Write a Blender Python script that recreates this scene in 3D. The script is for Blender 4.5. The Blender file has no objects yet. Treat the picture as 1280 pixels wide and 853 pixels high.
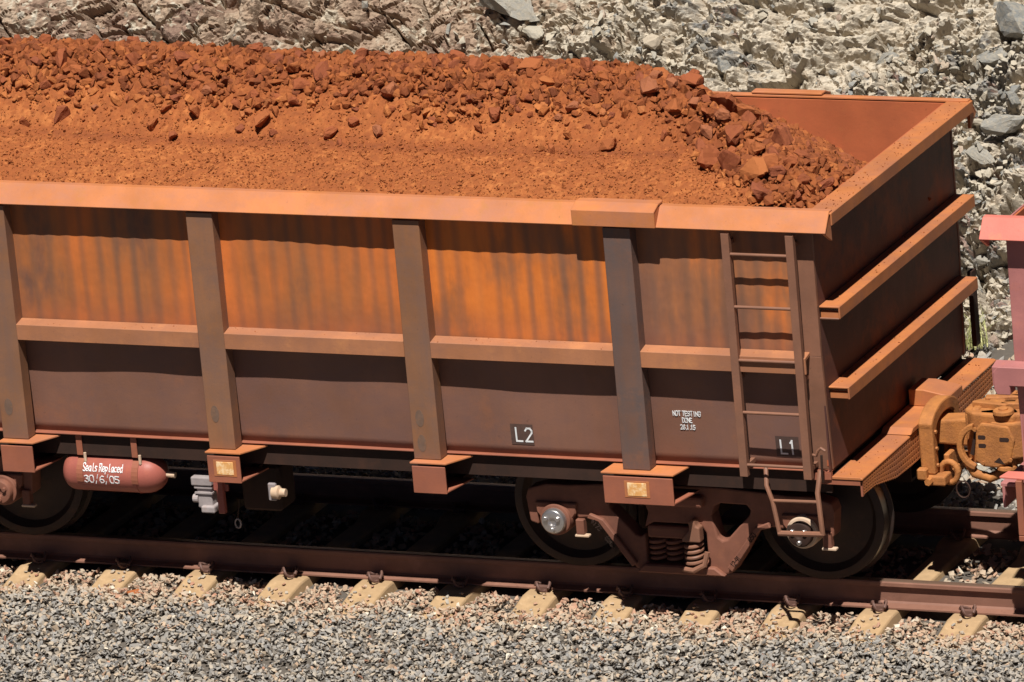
import bpy, bmesh, math, random
import numpy as np
from mathutils import Vector, Matrix
R = math.radians
PI = math.pi
random.seed(7)
rng = np.random.default_rng(7)
S = bpy.context.scene
COL = S.collection

# ------------------------------------------------------------------ camera
cd = bpy.data.cameras.new('camera')
cam = bpy.data.objects.new('camera', cd)
COL.objects.link(cam)
yaw, pitch, roll, fpx = 0.434, 0.2953, -0.0909, 9500.4
fw = Vector((-math.sin(yaw)*math.cos(pitch), math.cos(yaw)*math.cos(pitch), -math.sin(pitch)))
r0 = fw.cross(Vector((0, 0, 1))).normalized()
u0 = r0.cross(fw)
rt = r0*math.cos(roll) + u0*math.sin(roll)
up = -r0*math.sin(roll) + u0*math.cos(roll)
m3 = Matrix((rt, up, -fw)).transposed()
cam.matrix_world = Matrix.Translation((20.3852, -46.2506, 16.8508)) @ m3.to_4x4()
cd.sensor_width = 36
cd.lens = fpx/1280*36
cd.clip_start = 1
cd.clip_end = 2000
S.camera = cam

# ------------------------------------------------------------------ sky, sun, exposure
sun_dir = Vector((0.34, -1.0, 1.98)).normalized()          # towards the sun
elev = math.asin(sun_dir.z)
azim = math.atan2(sun_dir.x, sun_dir.y)
wd = bpy.data.worlds.new('World')
S.world = wd
wd.use_nodes = True
nt = wd.node_tree
nt.nodes.clear()
sky = nt.nodes.new('ShaderNodeTexSky')
sky.sky_type = 'NISHITA'
sky.sun_disc = False
sky.sun_elevation = elev
sky.sun_rotation = azim
sky.air_density = 0.15
sky.dust_density = 0.2
sky.altitude = 500
bg = nt.nodes.new('ShaderNodeBackground')
bg.inputs[1].default_value = 0.05
wo = nt.nodes.new('ShaderNodeOutputWorld')
nt.links.new(sky.outputs[0], bg.inputs[0])
nt.links.new(bg.outputs[0], wo.inputs[0])
sl = bpy.data.lights.new('sun', 'SUN')
sl.energy = 5.0
sl.angle = R(0.5)
sl.color = (1.0, 0.97, 0.92)
so = bpy.data.objects.new('sun', sl)
COL.objects.link(so)
so.rotation_euler = sun_dir.to_track_quat('Z', 'Y').to_euler()
S.view_settings.view_transform = 'Standard'
S.view_settings.look = 'None'
S.view_settings.exposure = 0.42
S.view_settings.gamma = 1

# ------------------------------------------------------------------ materials
def new_mat(name):
    m = bpy.data.materials.new(name)
    m.use_nodes = True
    n = m.node_tree
    n.nodes.clear()
    out = n.nodes.new('ShaderNodeOutputMaterial')
    b = n.nodes.new('ShaderNodeBsdfPrincipled')
    n.links.new(b.outputs[0], out.inputs[0])
    return m, n, b
def noise(n, src, scale, detail=4, rough=0.55):
    t = n.nodes.new('ShaderNodeTexNoise')
    t.inputs['Scale'].default_value = scale
    t.inputs['Detail'].default_value = detail
    t.inputs['Roughness'].default_value = rough
    n.links.new(src, t.inputs['Vector'])
    return t.outputs['Fac']
def ramp(n, src, stops):
    t = n.nodes.new('ShaderNodeValToRGB')
    e = t.color_ramp.elements
    while len(e) < len(stops): e.new(0.5)
    for k, (p, c) in enumerate(stops):
        e[k].position = p
        e[k].color = (*c, 1) if len(c) == 3 else c
    n.links.new(src, t.inputs[0])
    return t.outputs[0]
def mapping(n, sc, loc=(0, 0, 0)):
    tc = n.nodes.new('ShaderNodeTexCoord')
    mp = n.nodes.new('ShaderNodeMapping')
    mp.inputs['Scale'].default_value = sc
    mp.inputs['Location'].default_value = loc
    n.links.new(tc.outputs['Object'], mp.inputs[0])
    return mp.outputs[0]
def mixc(n, fac, a, b, mode='MIX'):
    t = n.nodes.new('ShaderNodeMix')
    t.data_type = 'RGBA'
    t.blend_type = mode
    for s, v in ((0, fac), (6, a), (7, b)):
        if isinstance(v, (int, float)): t.inputs[s].default_value = v
        elif isinstance(v, tuple): t.inputs[s].default_value = (*v, 1)
        else: n.links.new(v, t.inputs[s])
    return t.outputs[2]
def bump(n, b, h, strength, dist=0.01):
    t = n.nodes.new('ShaderNodeBump')
    t.inputs['Strength'].default_value = strength
    t.inputs['Distance'].default_value = dist
    n.links.new(h, t.inputs['Height'])
    n.links.new(t.outputs[0], b.inputs['Normal'])
W3 = (0, 0, 0)
def paint(name, base, stain, dust, streak=0.5, rough=0.62, scale=3.0, spots=0.3, metal=0.0, dustlo=0.55, bs=0.25, bf=60):
    """weathered paint: base colour, darker stain in vertical streaks, ore dust in patches"""
    m, n, b = new_mat(name)
    v1 = mapping(n, (1, 1, 1))
    vs = mapping(n, (1, 1, 0.10))
    big = ramp(n, noise(n, v1, scale, 5), [(0.36, W3), (0.66, (1, 1, 1))])
    st = ramp(n, noise(n, vs, 9, 5, 0.6), [(0.42, W3), (0.72, (1, 1, 1))])
    c = mixc(n, big, base, tuple(0.78*x for x in base))
    bl = ramp(n, noise(n, mapping(n, (0.7, 1, 1.2), (5, 2, 1)), 2.1, 7, 0.7), [(0.47, W3), (0.62, (0.55, 0.55, 0.55))])
    c = mixc(n, bl, c, stain)
    mul = n.nodes.new('ShaderNodeMath'); mul.operation = 'MULTIPLY'; mul.inputs[1].default_value = streak
    n.links.new(st, mul.inputs[0])
    c = mixc(n, mul.outputs[0], c, stain)
    d = ramp(n, noise(n, v1, scale*2.3, 8, 0.68), [(dustlo, W3), (dustlo+0.17, (1, 1, 1))])
    mul2 = n.nodes.new('ShaderNodeMath'); mul2.operation = 'MULTIPLY'; mul2.inputs[1].default_value = spots
    n.links.new(d, mul2.inputs[0])
    c = mixc(n, mul2.outputs[0], c, dust)
    sp = ramp(n, noise(n, v1, 38, 4, 0.6), [(0.66, W3), (0.74, (1, 1, 1))])
    mul3 = n.nodes.new('ShaderNodeMath'); mul3.operation = 'MULTIPLY'; mul3.inputs[1].default_value = 0.35
    n.links.new(sp, mul3.inputs[0])
    c = mixc(n, mul3.outputs[0], c, tuple(0.4*x for x in stain))
    n.links.new(c, b.inputs['Base Color'])
    b.inputs['Roughness'].default_value = rough
    b.inputs['Metallic'].default_value = metal
    b.inputs['Specular IOR Level'].default_value = 0.25
    bump(n, b, noise(n, v1, bf, 6, 0.7), bs, 0.004 if bs < 0.3 else 0.012)
    return m
M = {}
M['rim'] = paint('dusty_rim_paint', (0.54, 0.19, 0.068), (0.38, 0.16, 0.10), (0.42, 0.17, 0.04), 0.35, 0.55, 3.0, 0.55)
M['end'] = paint('dusty_end_paint', (0.50, 0.175, 0.06), (0.30, 0.12, 0.07), (0.55, 0.22, 0.05), 0.35, 0.6)
M['endsheet'] = paint('shade_toned_end_sheet_paint', (0.115, 0.046, 0.036), (0.05, 0.022, 0.02), (0.24, 0.06, 0.016), 0.3, 0.6, 1.0, 0.75, dustlo=0.5)  # shade is in the base colour; rust patches also carry the reddish glow
M['post'] = paint('weathered_post_paint', (0.27, 0.126, 0.064), (0.17, 0.10, 0.078), (0.33, 0.125, 0.045), 0.6, 0.5, 2.2)
M['post_dark'] = paint('scorched_post_paint', (0.17, 0.092, 0.066), (0.10, 0.08, 0.078), (0.28, 0.11, 0.05), 0.7, 0.5, 2.0, 0.4)
M['bracket'] = paint('bracket_paint', (0.34, 0.115, 0.065), (0.24, 0.09, 0.06), (0.42, 0.15, 0.06), 0.3, 0.55)
M['dark'] = paint('grimy_underframe_steel', (0.045, 0.022, 0.015), (0.02, 0.013, 0.010), (0.09, 0.034, 0.016), 0.4, 0.75)
M['bogie'] = paint('rusty_cast_steel', (0.24, 0.096, 0.060), (0.13, 0.055, 0.038), (0.30, 0.12, 0.06), 0.3, 0.7, 6)
M['wheel'] = paint('worn_wheel_steel', (0.055, 0.035, 0.028), (0.03, 0.022, 0.02), (0.12, 0.05, 0.03), 0.2, 0.5, 5, 0.4, 0.3)
M['tread'] = paint('polished_tread_steel', (0.30, 0.27, 0.24), (0.2, 0.17, 0.15), (0.3, 0.2, 0.12), 0.2, 0.28, 6, 0.2, 0.9)
M['coupler'] = paint('ochre_cast_coupler', (0.46, 0.18, 0.052), (0.22, 0.085, 0.038), (0.52, 0.20, 0.045), 0.4, 0.7, 9, 0.7, bs=0.45, bf=60)
M['inner'] = paint('inner_wall_paint', (0.46, 0.125, 0.05), (0.32, 0.09, 0.04), (0.40, 0.13, 0.045), 0.3, 0.7, 2.5, 0.4)
M['tank'] = paint('red_oxide_tank', (0.36, 0.105, 0.078), (0.28, 0.09, 0.06), (0.50, 0.15, 0.075), 0.2, 0.45, 4, 0.3)
M['ladder'] = paint('ladder_paint', (0.25, 0.115, 0.07), (0.18, 0.09, 0.06), (0.34, 0.14, 0.07), 0.3, 0.55, 4)
M['pink'] = paint('faded_pink_red_paint', (0.48, 0.185, 0.165), (0.32, 0.125, 0.12), (0.52, 0.17, 0.08), 0.3, 0.5, 3, 0.3)
M['pinkrim'] = paint('faded_salmon_rim_paint', (0.70, 0.20, 0.15), (0.55, 0.15, 0.12), (0.75, 0.28, 0.12), 0.25, 0.45, 3, 0.4)
M['steel'] = paint('bright_bearing_steel', (0.62, 0.58, 0.56), (0.4, 0.36, 0.34), (0.35, 0.25, 0.2), 0.2, 0.28, 12, 0.3, 0.85)
M['ring'] = paint('cream_bearing_ring', (0.62, 0.45, 0.32), (0.5, 0.33, 0.2), (0.6, 0.3, 0.15), 0.2, 0.45, 12, 0.4)
M['grey'] = paint('grey_valve_casting', (0.36, 0.31, 0.30), (0.2, 0.17, 0.17), (0.42, 0.25, 0.17), 0.2, 0.5, 12, 0.35)
M['gold'] = paint('ochre_reflector_plate', (0.85, 0.46, 0.17), (0.6, 0.25, 0.06), (0.85, 0.62, 0.36), 0.4, 0.4, 14, 0.9, dustlo=0.45)
M['rail'] = paint('rusty_rail_steel', (0.26, 0.125, 0.085), (0.16, 0.075, 0.05), (0.38, 0.19, 0.13), 0.2, 0.6, 2, 0.4)
M['head'] = paint('worn_rail_head', (0.32, 0.20, 0.14), (0.25, 0.15, 0.1), (0.4, 0.2, 0.1), 0.1, 0.33, 3, 0.3, 0.6)
M['clip'] = paint('rusty_spring_clip', (0.16, 0.085, 0.065), (0.1, 0.05, 0.04), (0.3, 0.14, 0.08), 0.1, 0.55, 20)
M['concrete'] = paint('dusty_concrete', (0.44, 0.29, 0.155), (0.36, 0.235, 0.13), (0.52, 0.36, 0.21), 0.25, 0.85, 9, 0.6)
M['white'] = paint('white_marker_paint', (0.85, 0.85, 0.84), (0.7, 0.7, 0.7), (0.7, 0.6, 0.55), 0.1, 0.6, 30, 0.2)
M['patch'] = paint('dark_stencil_patch', (0.115, 0.066, 0.052), (0.06, 0.04, 0.035), (0.12, 0.07, 0.05), 0.2, 0.5, 30, 0.2)
M['patch2'] = paint('grey_scorch_mark', (0.20, 0.115, 0.075), (0.11, 0.085, 0.075), (0.27, 0.13, 0.065), 0.8, 0.5, 20, 0.6)
M['cast_text'] = paint('dark_cast_lettering', (0.04, 0.02, 0.015), (0.03, 0.02, 0.015), (0.06, 0.03, 0.02), 0.1, 0.7)

def upper_panel_mat(name, ramp_, sc_, loc_):
    m, n, b = new_mat(name)
    v1 = mapping(n, (1, 1, 1))
    vs = mapping(n, (1, 1, 0.16))
    wv = n.nodes.new('ShaderNodeTexWave')
    wv.wave_type = 'BANDS'; wv.bands_direction = 'X'
    wv.inputs['Scale'].default_value = 2.42
    wv.inputs['Distortion'].default_value = 3.6
    wv.inputs['Detail'].default_value = 2
    wv.inputs['Detail Scale'].default_value = 0.9
    n.links.new(mapping(n, (1, 0, 0.16)), wv.inputs['Vector'])
    band = ramp(n, wv.outputs['Fac'], [(0.0, (0.68, 0.68, 0.68)), (0.38, (0.25, 0.25, 0.25)), (0.7, W3)])
    vary = ramp(n, noise(n, vs, 2.3, 4), [(0.3, (0.15, 0.15, 0.15)), (0.62, (0.95, 0.95, 0.95))])
    f = mixc(n, 1.0, band, vary, 'MULTIPLY')
    base = ramp(n, noise(n, mapping(n, (1, 1, sc_), loc_), 1.9, 5, 0.6), ramp_)
    c = mixc(n, f, base, (0.15, 0.085, 0.058))
    st = ramp(n, noise(n, vs, 16, 5, 0.65), [(0.5, W3), (0.8, (0.28, 0.28, 0.28))])
    c = mixc(n, st, c, (0.22, 0.09, 0.045))
    # stained towards the mid rail: dirt that washes down the sheet
    sep = n.nodes.new('ShaderNodeSeparateXYZ'); n.links.new(v1, sep.inputs[0])
    mr = n.nodes.new('ShaderNodeMapRange'); mr.inputs['From Min'].default_value = 2.05; mr.inputs['From Max'].default_value = 1.75
    n.links.new(sep.outputs['Z'], mr.inputs['Value'])
    nf = noise(n, v1, 5, 5)
    mm = n.nodes.new('ShaderNodeMath'); mm.operation = 'MULTIPLY'; n.links.new(mr.outputs[0], mm.inputs[0]); n.links.new(nf, mm.inputs[1])
    c = mixc(n, mm.outputs[0], c, (0.19, 0.075, 0.05))
    n.links.new(c, b.inputs['Base Color'])
    b.inputs['Roughness'].default_value = 0.55
    b.inputs['Specular IOR Level'].default_value = 0.3
    bump(n, b, noise(n, v1, 3.0, 3), 0.35, 0.03)
    return m
RU = [(0.30, (0.17, 0.08, 0.052)), (0.40, (0.34, 0.12, 0.042)), (0.52, (0.44, 0.132, 0.036)), (0.64, (0.58, 0.155, 0.036)), (0.78, (0.38, 0.15, 0.065))]
M['upper'] = upper_panel_mat('streaked_upper_panel_paint', RU, 0.45, (3, 0, 0))
M['upper_orange'] = upper_panel_mat('bright_rust_upper_panel_paint', [(0.30, (0.22, 0.10, 0.060)), (0.42, (0.40, 0.13, 0.040)), (0.50, (0.60, 0.165, 0.032)), (0.62, (0.70, 0.20, 0.035)), (0.78, (0.42, 0.13, 0.05))], 0.4, (1.4, 0, 2))
M['upper_brown'] = upper_panel_mat('brown_upper_panel_paint', [(0.30, (0.15, 0.075, 0.055)), (0.46, (0.22, 0.10, 0.060)), (0.56, (0.34, 0.13, 0.055)), (0.66, (0.60, 0.17, 0.04)), (0.78, (0.22, 0.10, 0.06))], 0.35, (7.2, 0, 1))
M['lower'] = paint('brown_lower_panel_paint', (0.225, 0.108, 0.072), (0.165, 0.09, 0.076), (0.30, 0.115, 0.055), 0.35, 0.5, 1.8, 0.4, dustlo=0.55)

def stone_mat(name, stops, rough=0.85, bs=40, bstr=0.5, attr='tint', mottling=0.35, mott=(0.3, 0.25, 0.2)):
    m, n, b = new_mat(name)
    at = n.nodes.new('ShaderNodeAttribute'); at.attribute_name = attr
    c = ramp(n, at.outputs['Fac'], stops)
    v1 = mapping(n, (1, 1, 1))
    d = ramp(n, noise(n, v1, bs*0.35, 6, 0.7), [(0.42, W3), (0.68, (mottling,)*3)])
    c = mixc(n, d, c, mott)
    n.links.new(c, b.inputs['Base Color'])
    b.inputs['Roughness'].default_value = rough
    b.inputs['Specular IOR Level'].default_value = 0.2
    bump(n, b, noise(n, v1, bs, 6, 0.7), bstr, 0.01)
    return m
M['ballast'] = stone_mat('ballast_stone', [(0.0, (0.185, 0.18, 0.175)), (0.22, (0.29, 0.275, 0.255)), (0.40, (0.375, 0.335, 0.285)), (0.55, (0.42, 0.345, 0.26)),
                (0.72, (0.47, 0.33, 0.225)), (0.86, (0.42, 0.23, 0.15)), (0.95, (0.36, 0.17, 0.11)), (1.0, (0.66, 0.58, 0.46))], mottling=0.5, mott=(0.30, 0.24, 0.17))
M['bed'] = stone_mat('ballast_bed', [(0.0, (0.10, 0.085, 0.07)), (1.0, (0.12, 0.10, 0.08))], mottling=0.1)
M['cutting'] = stone_mat('cutting_rock', [(0.0, (0.15, 0.092, 0.072)), (0.18, (0.235, 0.145, 0.105)), (0.36, (0.33, 0.235, 0.165)), (0.52, (0.46, 0.395, 0.305)),
                (0.68, (0.51, 0.45, 0.36)), (0.80, (0.25, 0.235, 0.21)), (0.90, (0.17, 0.17, 0.165)), (1.0, (0.30, 0.19, 0.15))], bs=55, bstr=1.0, mottling=0.42, mott=(0.40, 0.31, 0.22))
M['boulder'] = stone_mat('cutting_boulder', [(0.0, (0.19, 0.195, 0.19)), (0.3, (0.28, 0.27, 0.245)), (0.5, (0.40, 0.36, 0.29)), (0.7, (0.52, 0.44, 0.33)), (1.0, (0.30, 0.20, 0.16))], bs=45, bstr=0.9, mottling=0.65, mott=(0.44, 0.37, 0.27))
ORE = [(0.0, (0.14, 0.040, 0.018)), (0.35, (0.235, 0.065, 0.021)), (0.65, (0.31, 0.091, 0.026)), (0.85, (0.45, 0.155, 0.045)), (1.0, (0.22, 0.07, 0.045))]
M['ore'] = stone_mat('iron_ore', ORE, bs=70, bstr=0.6, mottling=0.5, mott=(0.20, 0.066, 0.022))
M['ore_lump'] = stone_mat('iron_ore_lump', [(0.0, (0.20, 0.056, 0.030)), (0.5, (0.285, 0.079, 0.030)), (0.85, (0.36, 0.118, 0.036)), (1.0, (0.24, 0.09, 0.06))], bs=50, bstr=0.45, mottling=0.45, mott=(0.31, 0.100, 0.028))

# ------------------------------------------------------------------ mesh helpers
class MB:
    def __init__(s): s.v = []; s.f = []
    def add(s, vs, fs):
        o = len(s.v); s.v += [tuple(v) for v in vs]; s.f += [tuple(i+o for i in f) for f in fs]; return s
    def box(s, x0, x1, y0, y1, z0, z1):
        vs = [(x, y, z) for x in (x0, x1) for y in (y0, y1) for z in (z0, z1)]
        return s.add(vs, [(0, 1, 3, 2), (4, 6, 7, 5), (0, 4, 5, 1), (2, 3, 7, 6), (0, 2, 6, 4), (1, 5, 7, 3)])
    def prism(s, poly, ax, a, b):
        """polygon in the plane across axis ax (0: (y,z), 1: (x,z), 2: (x,y)) swept from a to b"""
        n = len(poly)
        def P(p, t):
            return (t, p[0], p[1]) if ax == 0 else (p[0], t, p[1]) if ax == 1 else (p[0], p[1], t)
        vs = [P(p, a) for p in poly] + [P(p, b) for p in poly]
        fs = [tuple(range(n)), tuple(range(2*n-1, n-1, -1))] + [(i, i+n, (i+1) % n+n, (i+1) % n) for i in range(n)]
        return s.add(vs, fs)
    def cyl(s, c0, c1, r0_, r1_=None, seg=20, caps=True):
        r1_ = r0_ if r1_ is None else r1_
        a, b = Vector(c0), Vector(c1); d = (b-a).normalized()
        t = d.orthogonal().normalized(); w = d.cross(t)
        vs = []
        for c, r in ((a, r0_), (b, r1_)):
            for k in range(seg):
                an = 2*PI*k/seg
                vs.append(c + (t*math.cos(an)+w*math.sin(an))*r)
        fs = [(k, (k+1) % seg, (k+1) % seg+seg, k+seg) for k in range(seg)]
        if caps: fs += [tuple(range(seg))[::-1], tuple(range(seg, 2*seg))]
        return s.add(vs, fs)
    def lathe(s, prof, c, axis='y', seg=40):
        """prof: (t along the axis, radius)"""
        vs = []
        for t, r in prof:
            for k in range(seg):
                an = 2*PI*k/seg; u, w = r*math.cos(an), r*math.sin(an)
                vs.append((c[0]+u, c[1]+t, c[2]+w) if axis == 'y' else (c[0]+t, c[1]+u, c[2]+w) if axis == 'x' else (c[0]+u, c[1]+w, c[2]+t))
        fs = []
        for j in range(len(prof)-1):
            for k in range(seg):
                fs.append((j*seg+k, j*seg+(k+1) % seg, (j+1)*seg+(k+1) % seg, (j+1)*seg+k))
        fs += [tuple(range(seg)), tuple(range((len(prof)-1)*seg, len(prof)*seg))[::-1]]
        return s.add(vs, fs)
    def tube(s, pts, r, seg=8):
        pts = [Vector(p) for p in pts]
        n = len(pts); prev = None; vs = []
        for i, p in enumerate(pts):
            d = (pts[min(i+1, n-1)]-pts[max(i-1, 0)]).normalized()
            t = d.orthogonal().normalized() if prev is None else (prev-d*prev.dot(d)).normalized()
            prev = t; w = d.cross(t)
            for k in range(seg):
                an = 2*PI*k/seg; vs.append(p+(t*math.cos(an)+w*math.sin(an))*r)
        fs = [(i*seg+k, i*seg+(k+1) % seg, (i+1)*seg+(k+1) % seg, (i+1)*seg+k) for i in range(n-1) for k in range(seg)]
        fs += [tuple(range(seg))[::-1], tuple(range((n-1)*seg, n*seg))]
        return s.add(vs, fs)
    def mesh(s, name):
        me = bpy.data.meshes.new(name)
        me.from_pydata(s.v, [], s.f)
        bm = bmesh.new(); bm.from_mesh(me); bmesh.ops.recalc_face_normals(bm, faces=bm.faces); bm.to_mesh(me); bm.free()
        return me
    def build(s, name, mat, parent=None, bevel=0.0, smooth=False, bseg=1):
        me = s.mesh(name)
        me.materials.append(mat)
        if smooth: me.polygons.foreach_set('use_smooth', [True]*len(me.polygons))
        o = bpy.data.objects.new(name, me); COL.objects.link(o)
        if parent: o.parent = parent; 
        if bevel:
            b = o.modifiers.new('bevel', 'BEVEL'); b.width = bevel; b.segments = bseg; b.limit_method = 'ANGLE'; b.angle_limit = R(35)
        if smooth and hasattr(me, 'set_sharp_from_angle'): me.set_sharp_from_angle(angle=R(38))
        return o
def dent(x, z, k):
    x = np.asarray(x, float)+13.7; z = np.asarray(z, float)
    return 0.032*(fbm(x, z, 0.95, 301+k, 3)-0.5)+0.0016*np.sin(x*2*PI/0.133)*(1 if k == 0 else 0)
def panel(name, mat, parent, x0, x1, z0, z1, yf, side, k):
    """dented steel sheet; yf(z) is the outside plane on the near side"""
    nx, nz = max(2, int((x1-x0)/0.022)), max(2, int((z1-z0)/0.06))
    gx_, gz_ = np.meshgrid(np.linspace(x0, x1, nx), np.linspace(z0, z1, nz), indexing='ij')
    gy_ = side*(yf(gz_)+dent(gx_, gz_, k))
    o = grid_mesh(name, np.stack([gx_, gy_, gz_], -1), mat, None, True)
    o.data.polygons.foreach_set('use_smooth', [True]*len(o.data.polygons))
    o.parent = parent
    sd = o.modifiers.new('thickness', 'SOLIDIFY'); sd.thickness = 0.008; sd.offset = 0
    return o
def part(name, mat, parent, box, bevel=0.003, label=None):
    o = MB().box(*box).build(name, mat, parent, bevel)
    if label: o['label'] = label
    return o
def empty(name, loc=(0, 0, 0), parent=None):
    o = bpy.data.objects.new(name, None); COL.objects.link(o); o.location = loc; o.parent = parent
    o.empty_display_size = 0.2
    return o
def inst(o, loc, parent, rot=None, scale=None, label=None):
    c = o.copy(); COL.objects.link(c); c.parent = parent; c.location = loc
    if rot: c.rotation_euler = rot
    if scale: c.scale = scale
    if label: c['label'] = label
    return c
def thing(o, label, cat, group=None):
    o['label'] = label; o['category'] = cat
    if group: o['group'] = group
    return o
def struct(o): o['kind'] = 'structure'; return o
def stuff(o, label=None, cat=None):
    o['kind'] = 'stuff'
    if label: o['label'] = label
    if cat: o['category'] = cat
    return o

# stroke lettering (flat marks)
GL = {'N': [[(0,0),(0,6),(4,0),(4,6)]], 'O': [[(1,0),(0,1.5),(0,4.5),(1,6),(3,6),(4,4.5),(4,1.5),(3,0),(1,0)]], 'T': [[(0,6),(4,6)],[(2,6),(2,0)]],
 'E': [[(4,6),(0,6),(0,0),(4,0)],[(0,3),(3,3)]], 'S': [[(4,5),(3,6),(1,6),(0,5),(0,4),(4,2),(4,1),(3,0),(1,0),(0,1)]], 'I': [[(2,0),(2,6)]],
 'G': [[(4,5),(3,6),(1,6),(0,4.5),(0,1.5),(1,0),(3,0),(4,1),(4,3),(2.4,3)]], 'D': [[(0,0),(0,6),(2.5,6),(4,4.5),(4,1.5),(2.5,0),(0,0)]],
 '2': [[(0,5),(1,6),(3,6),(4,5),(4,4),(0,0),(4,0)]], '6': [[(4,5.4),(2.5,6),(0.6,4.5),(0,2),(1,0),(3,0),(4,1.2),(3.4,3),(1,3),(0,2)]],
 '1': [[(1,5),(2,6),(2,0)]], '5': [[(4,6),(0.4,6),(0.2,3.4),(2.6,3.6),(4,2.4),(3.6,0.6),(2,0),(0,0.6)]], '0': [[(1,0),(0,1.5),(0,4.5),(1,6),(3,6),(4,4.5),(4,1.5),(3,0),(1,0)]],
 '4': [[(3,0),(3,6),(0,2),(4,2)]], '3': [[(0,5.4),(2,6),(4,5),(3.6,3.6),(1.8,3.2),(3.8,2.6),(4,1),(2,0),(0,0.7)]], '/': [[(0.5,-1),(3.5,7)]], 'L': [[(0,6),(0,0),(4,0)]], '.': [[(1.6,0),(2.2,0.4)]],
 '7': [[(0,6),(4,6),(1.4,0)]], '9': [[(4,3.5),(3,2.6),(1,2.8),(0,4.2),(1,6),(3,6),(4,4.6),(3.6,1.6),(2,0)]], '-': [[(0.8,3),(3.2,3)]],
 'B': [[(0,0),(0,6),(2.8,6),(3.6,4.8),(2.6,3.2),(0,3.2)],[(2.6,3.2),(4,1.8),(3,0),(0,0)]], 'R': [[(0,0),(0,6),(3,6),(4,4.8),(3,3.2),(0,3)],[(1.8,3),(4,0)]],
 'A': [[(0,0),(2,6),(4,0)],[(0.8,2),(3.2,2)]], 'K': [[(0,0),(0,6)],[(4,6),(0,2.6)],[(1.2,3.4),(4,0)]],
 'e': [[(0.3,2),(3.7,2.2),(3,4),(1,4),(0,2.4),(0.6,0.4),(2.4,0),(3.8,0.9)]], 'a': [[(3.5,3.6),(1.4,4),(0,2.2),(0.8,0),(2.6,0.3),(3.6,3.4),(3.6,0)]],
 'l': [[(1.6,6),(1.8,0.4),(2.8,0)]], 's': [[(3.4,3.6),(1.2,4),(0.6,2.8),(3.2,1.2),(2.6,0.1),(0.2,0.4)]], 'p': [[(0.4,4),(0.2,-2)],[(0.4,3),(2.4,4),(3.8,2.4),(2.6,0.4),(0.4,0.8)]],
 'c': [[(3.6,3.4),(1.6,4),(0,2.2),(1,0.1),(3.6,0.5)]], 'd': [[(3.4,3.4),(1.4,3.8),(0,2),(1,0),(3.2,0.8)],[(3.5,6.2),(3.5,0)]], ' ': []}
def lettering(text, x, z, h, y, mat, parent, w=0.0045, sp=1.35, jitter=0.0, name='lettering', slope=0.0, surf=None, ang=0.0, asp=1.0):
    mb = MB(); cx = 0.0; u = h/6
    rnd = random.Random(len(text)*31)
    for ch in text:
        for st in GL[ch]:
            pts = [(cx+(px+rnd.uniform(-jitter, jitter))*u*asp, (pz+rnd.uniform(-jitter, jitter))*u) for px, pz in st]
            for (ax, az), (bx, bz) in zip(pts[:-1], pts[1:]):
                dx, dz = bx-ax, bz-az; L = math.hypot(dx, dz) or 1e-6
                ex, ez = dx/L*w*0.5, dz/L*w*0.5
                nx, nz = -dz/L*w*0.5, dx/L*w*0.5
                q = [(ax-ex+nx, az-ez+nz), (bx+ex+nx, bz+ez+nz), (bx+ex-nx, bz+ez-nz), (ax-ex-nx, az-ez-nz)]
                q = [(x+p*math.cos(ang)-r*math.sin(ang), z+p*math.sin(ang)+r*math.cos(ang)+slope*p) for p, r in q]
                f = (lambda p, r: y) if surf is None else surf
                vs = [(p, f(p, r), r) for p, r in q] + [(p, f(p, r)+0.004, r) for p, r in q]
                mb.add(vs, [(0, 1, 2, 3), (4, 5, 6, 7), (0, 1, 5, 4), (1, 2, 6, 5), (2, 3, 7, 6), (3, 0, 4, 7)])
        cx += u*4*asp*sp if ch not in ' .' else u*2.6*asp
    return mb.build(name, mat, parent)

# ------------------------------------------------------------------ noise fields (numpy)
def _hash(ix, iy, seed):
    h = (ix.astype(np.int64)*374761393 + iy.astype(np.int64)*668265263 + seed*974634777) & 0xFFFFFFFF
    h = ((h ^ (h >> 13))*1274126177) & 0xFFFFFFFF
    h = (h ^ (h >> 16)) & 0xFFFFFFFF
    return h
def _rnd(h, k):
    h = (h*2654435761 + k*40503) & 0xFFFFFFFF
    h = ((h ^ (h >> 15))*2246822519) & 0xFFFFFFFF
    return ((h ^ (h >> 13)) & 0xFFFFFF)/float(0x1000000)
def vor(x, y, size, seed):
    X, Y = x/size, y/size
    ix, iy = np.floor(X), np.floor(Y)
    best = np.full(X.shape, 9e9); b2 = np.full(X.shape, 9e9)
    bh = np.zeros(X.shape, np.int64); bdx = np.zeros(X.shape); bdy = np.zeros(X.shape)
    for i in (-1, 0, 1):
        for j in (-1, 0, 1):
            h = _hash(ix+i, iy+j, seed)
            dx = X-(ix+i+_rnd(h, 1)); dy = Y-(iy+j+_rnd(h, 2))
            d = dx*dx+dy*dy
            m = d < best
            b2 = np.where(m, best, np.minimum(b2, d))
            best = np.where(m, d, best); bh = np.where(m, h, bh); bdx = np.where(m, dx, bdx); bdy = np.where(m, dy, bdy)
    return bh, bdx, bdy, np.sqrt(best), np.sqrt(b2)
def facet(x, y, size, amp, seed, tilt=1.0):
    h, dx, dy, f1, f2 = vor(x, y, size, seed)
    return amp*(tilt*((_rnd(h, 3)*2-1)*dx + (_rnd(h, 4)*2-1)*dy) + (_rnd(h, 5)-0.5)*0.9), h, f2-f1
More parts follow.
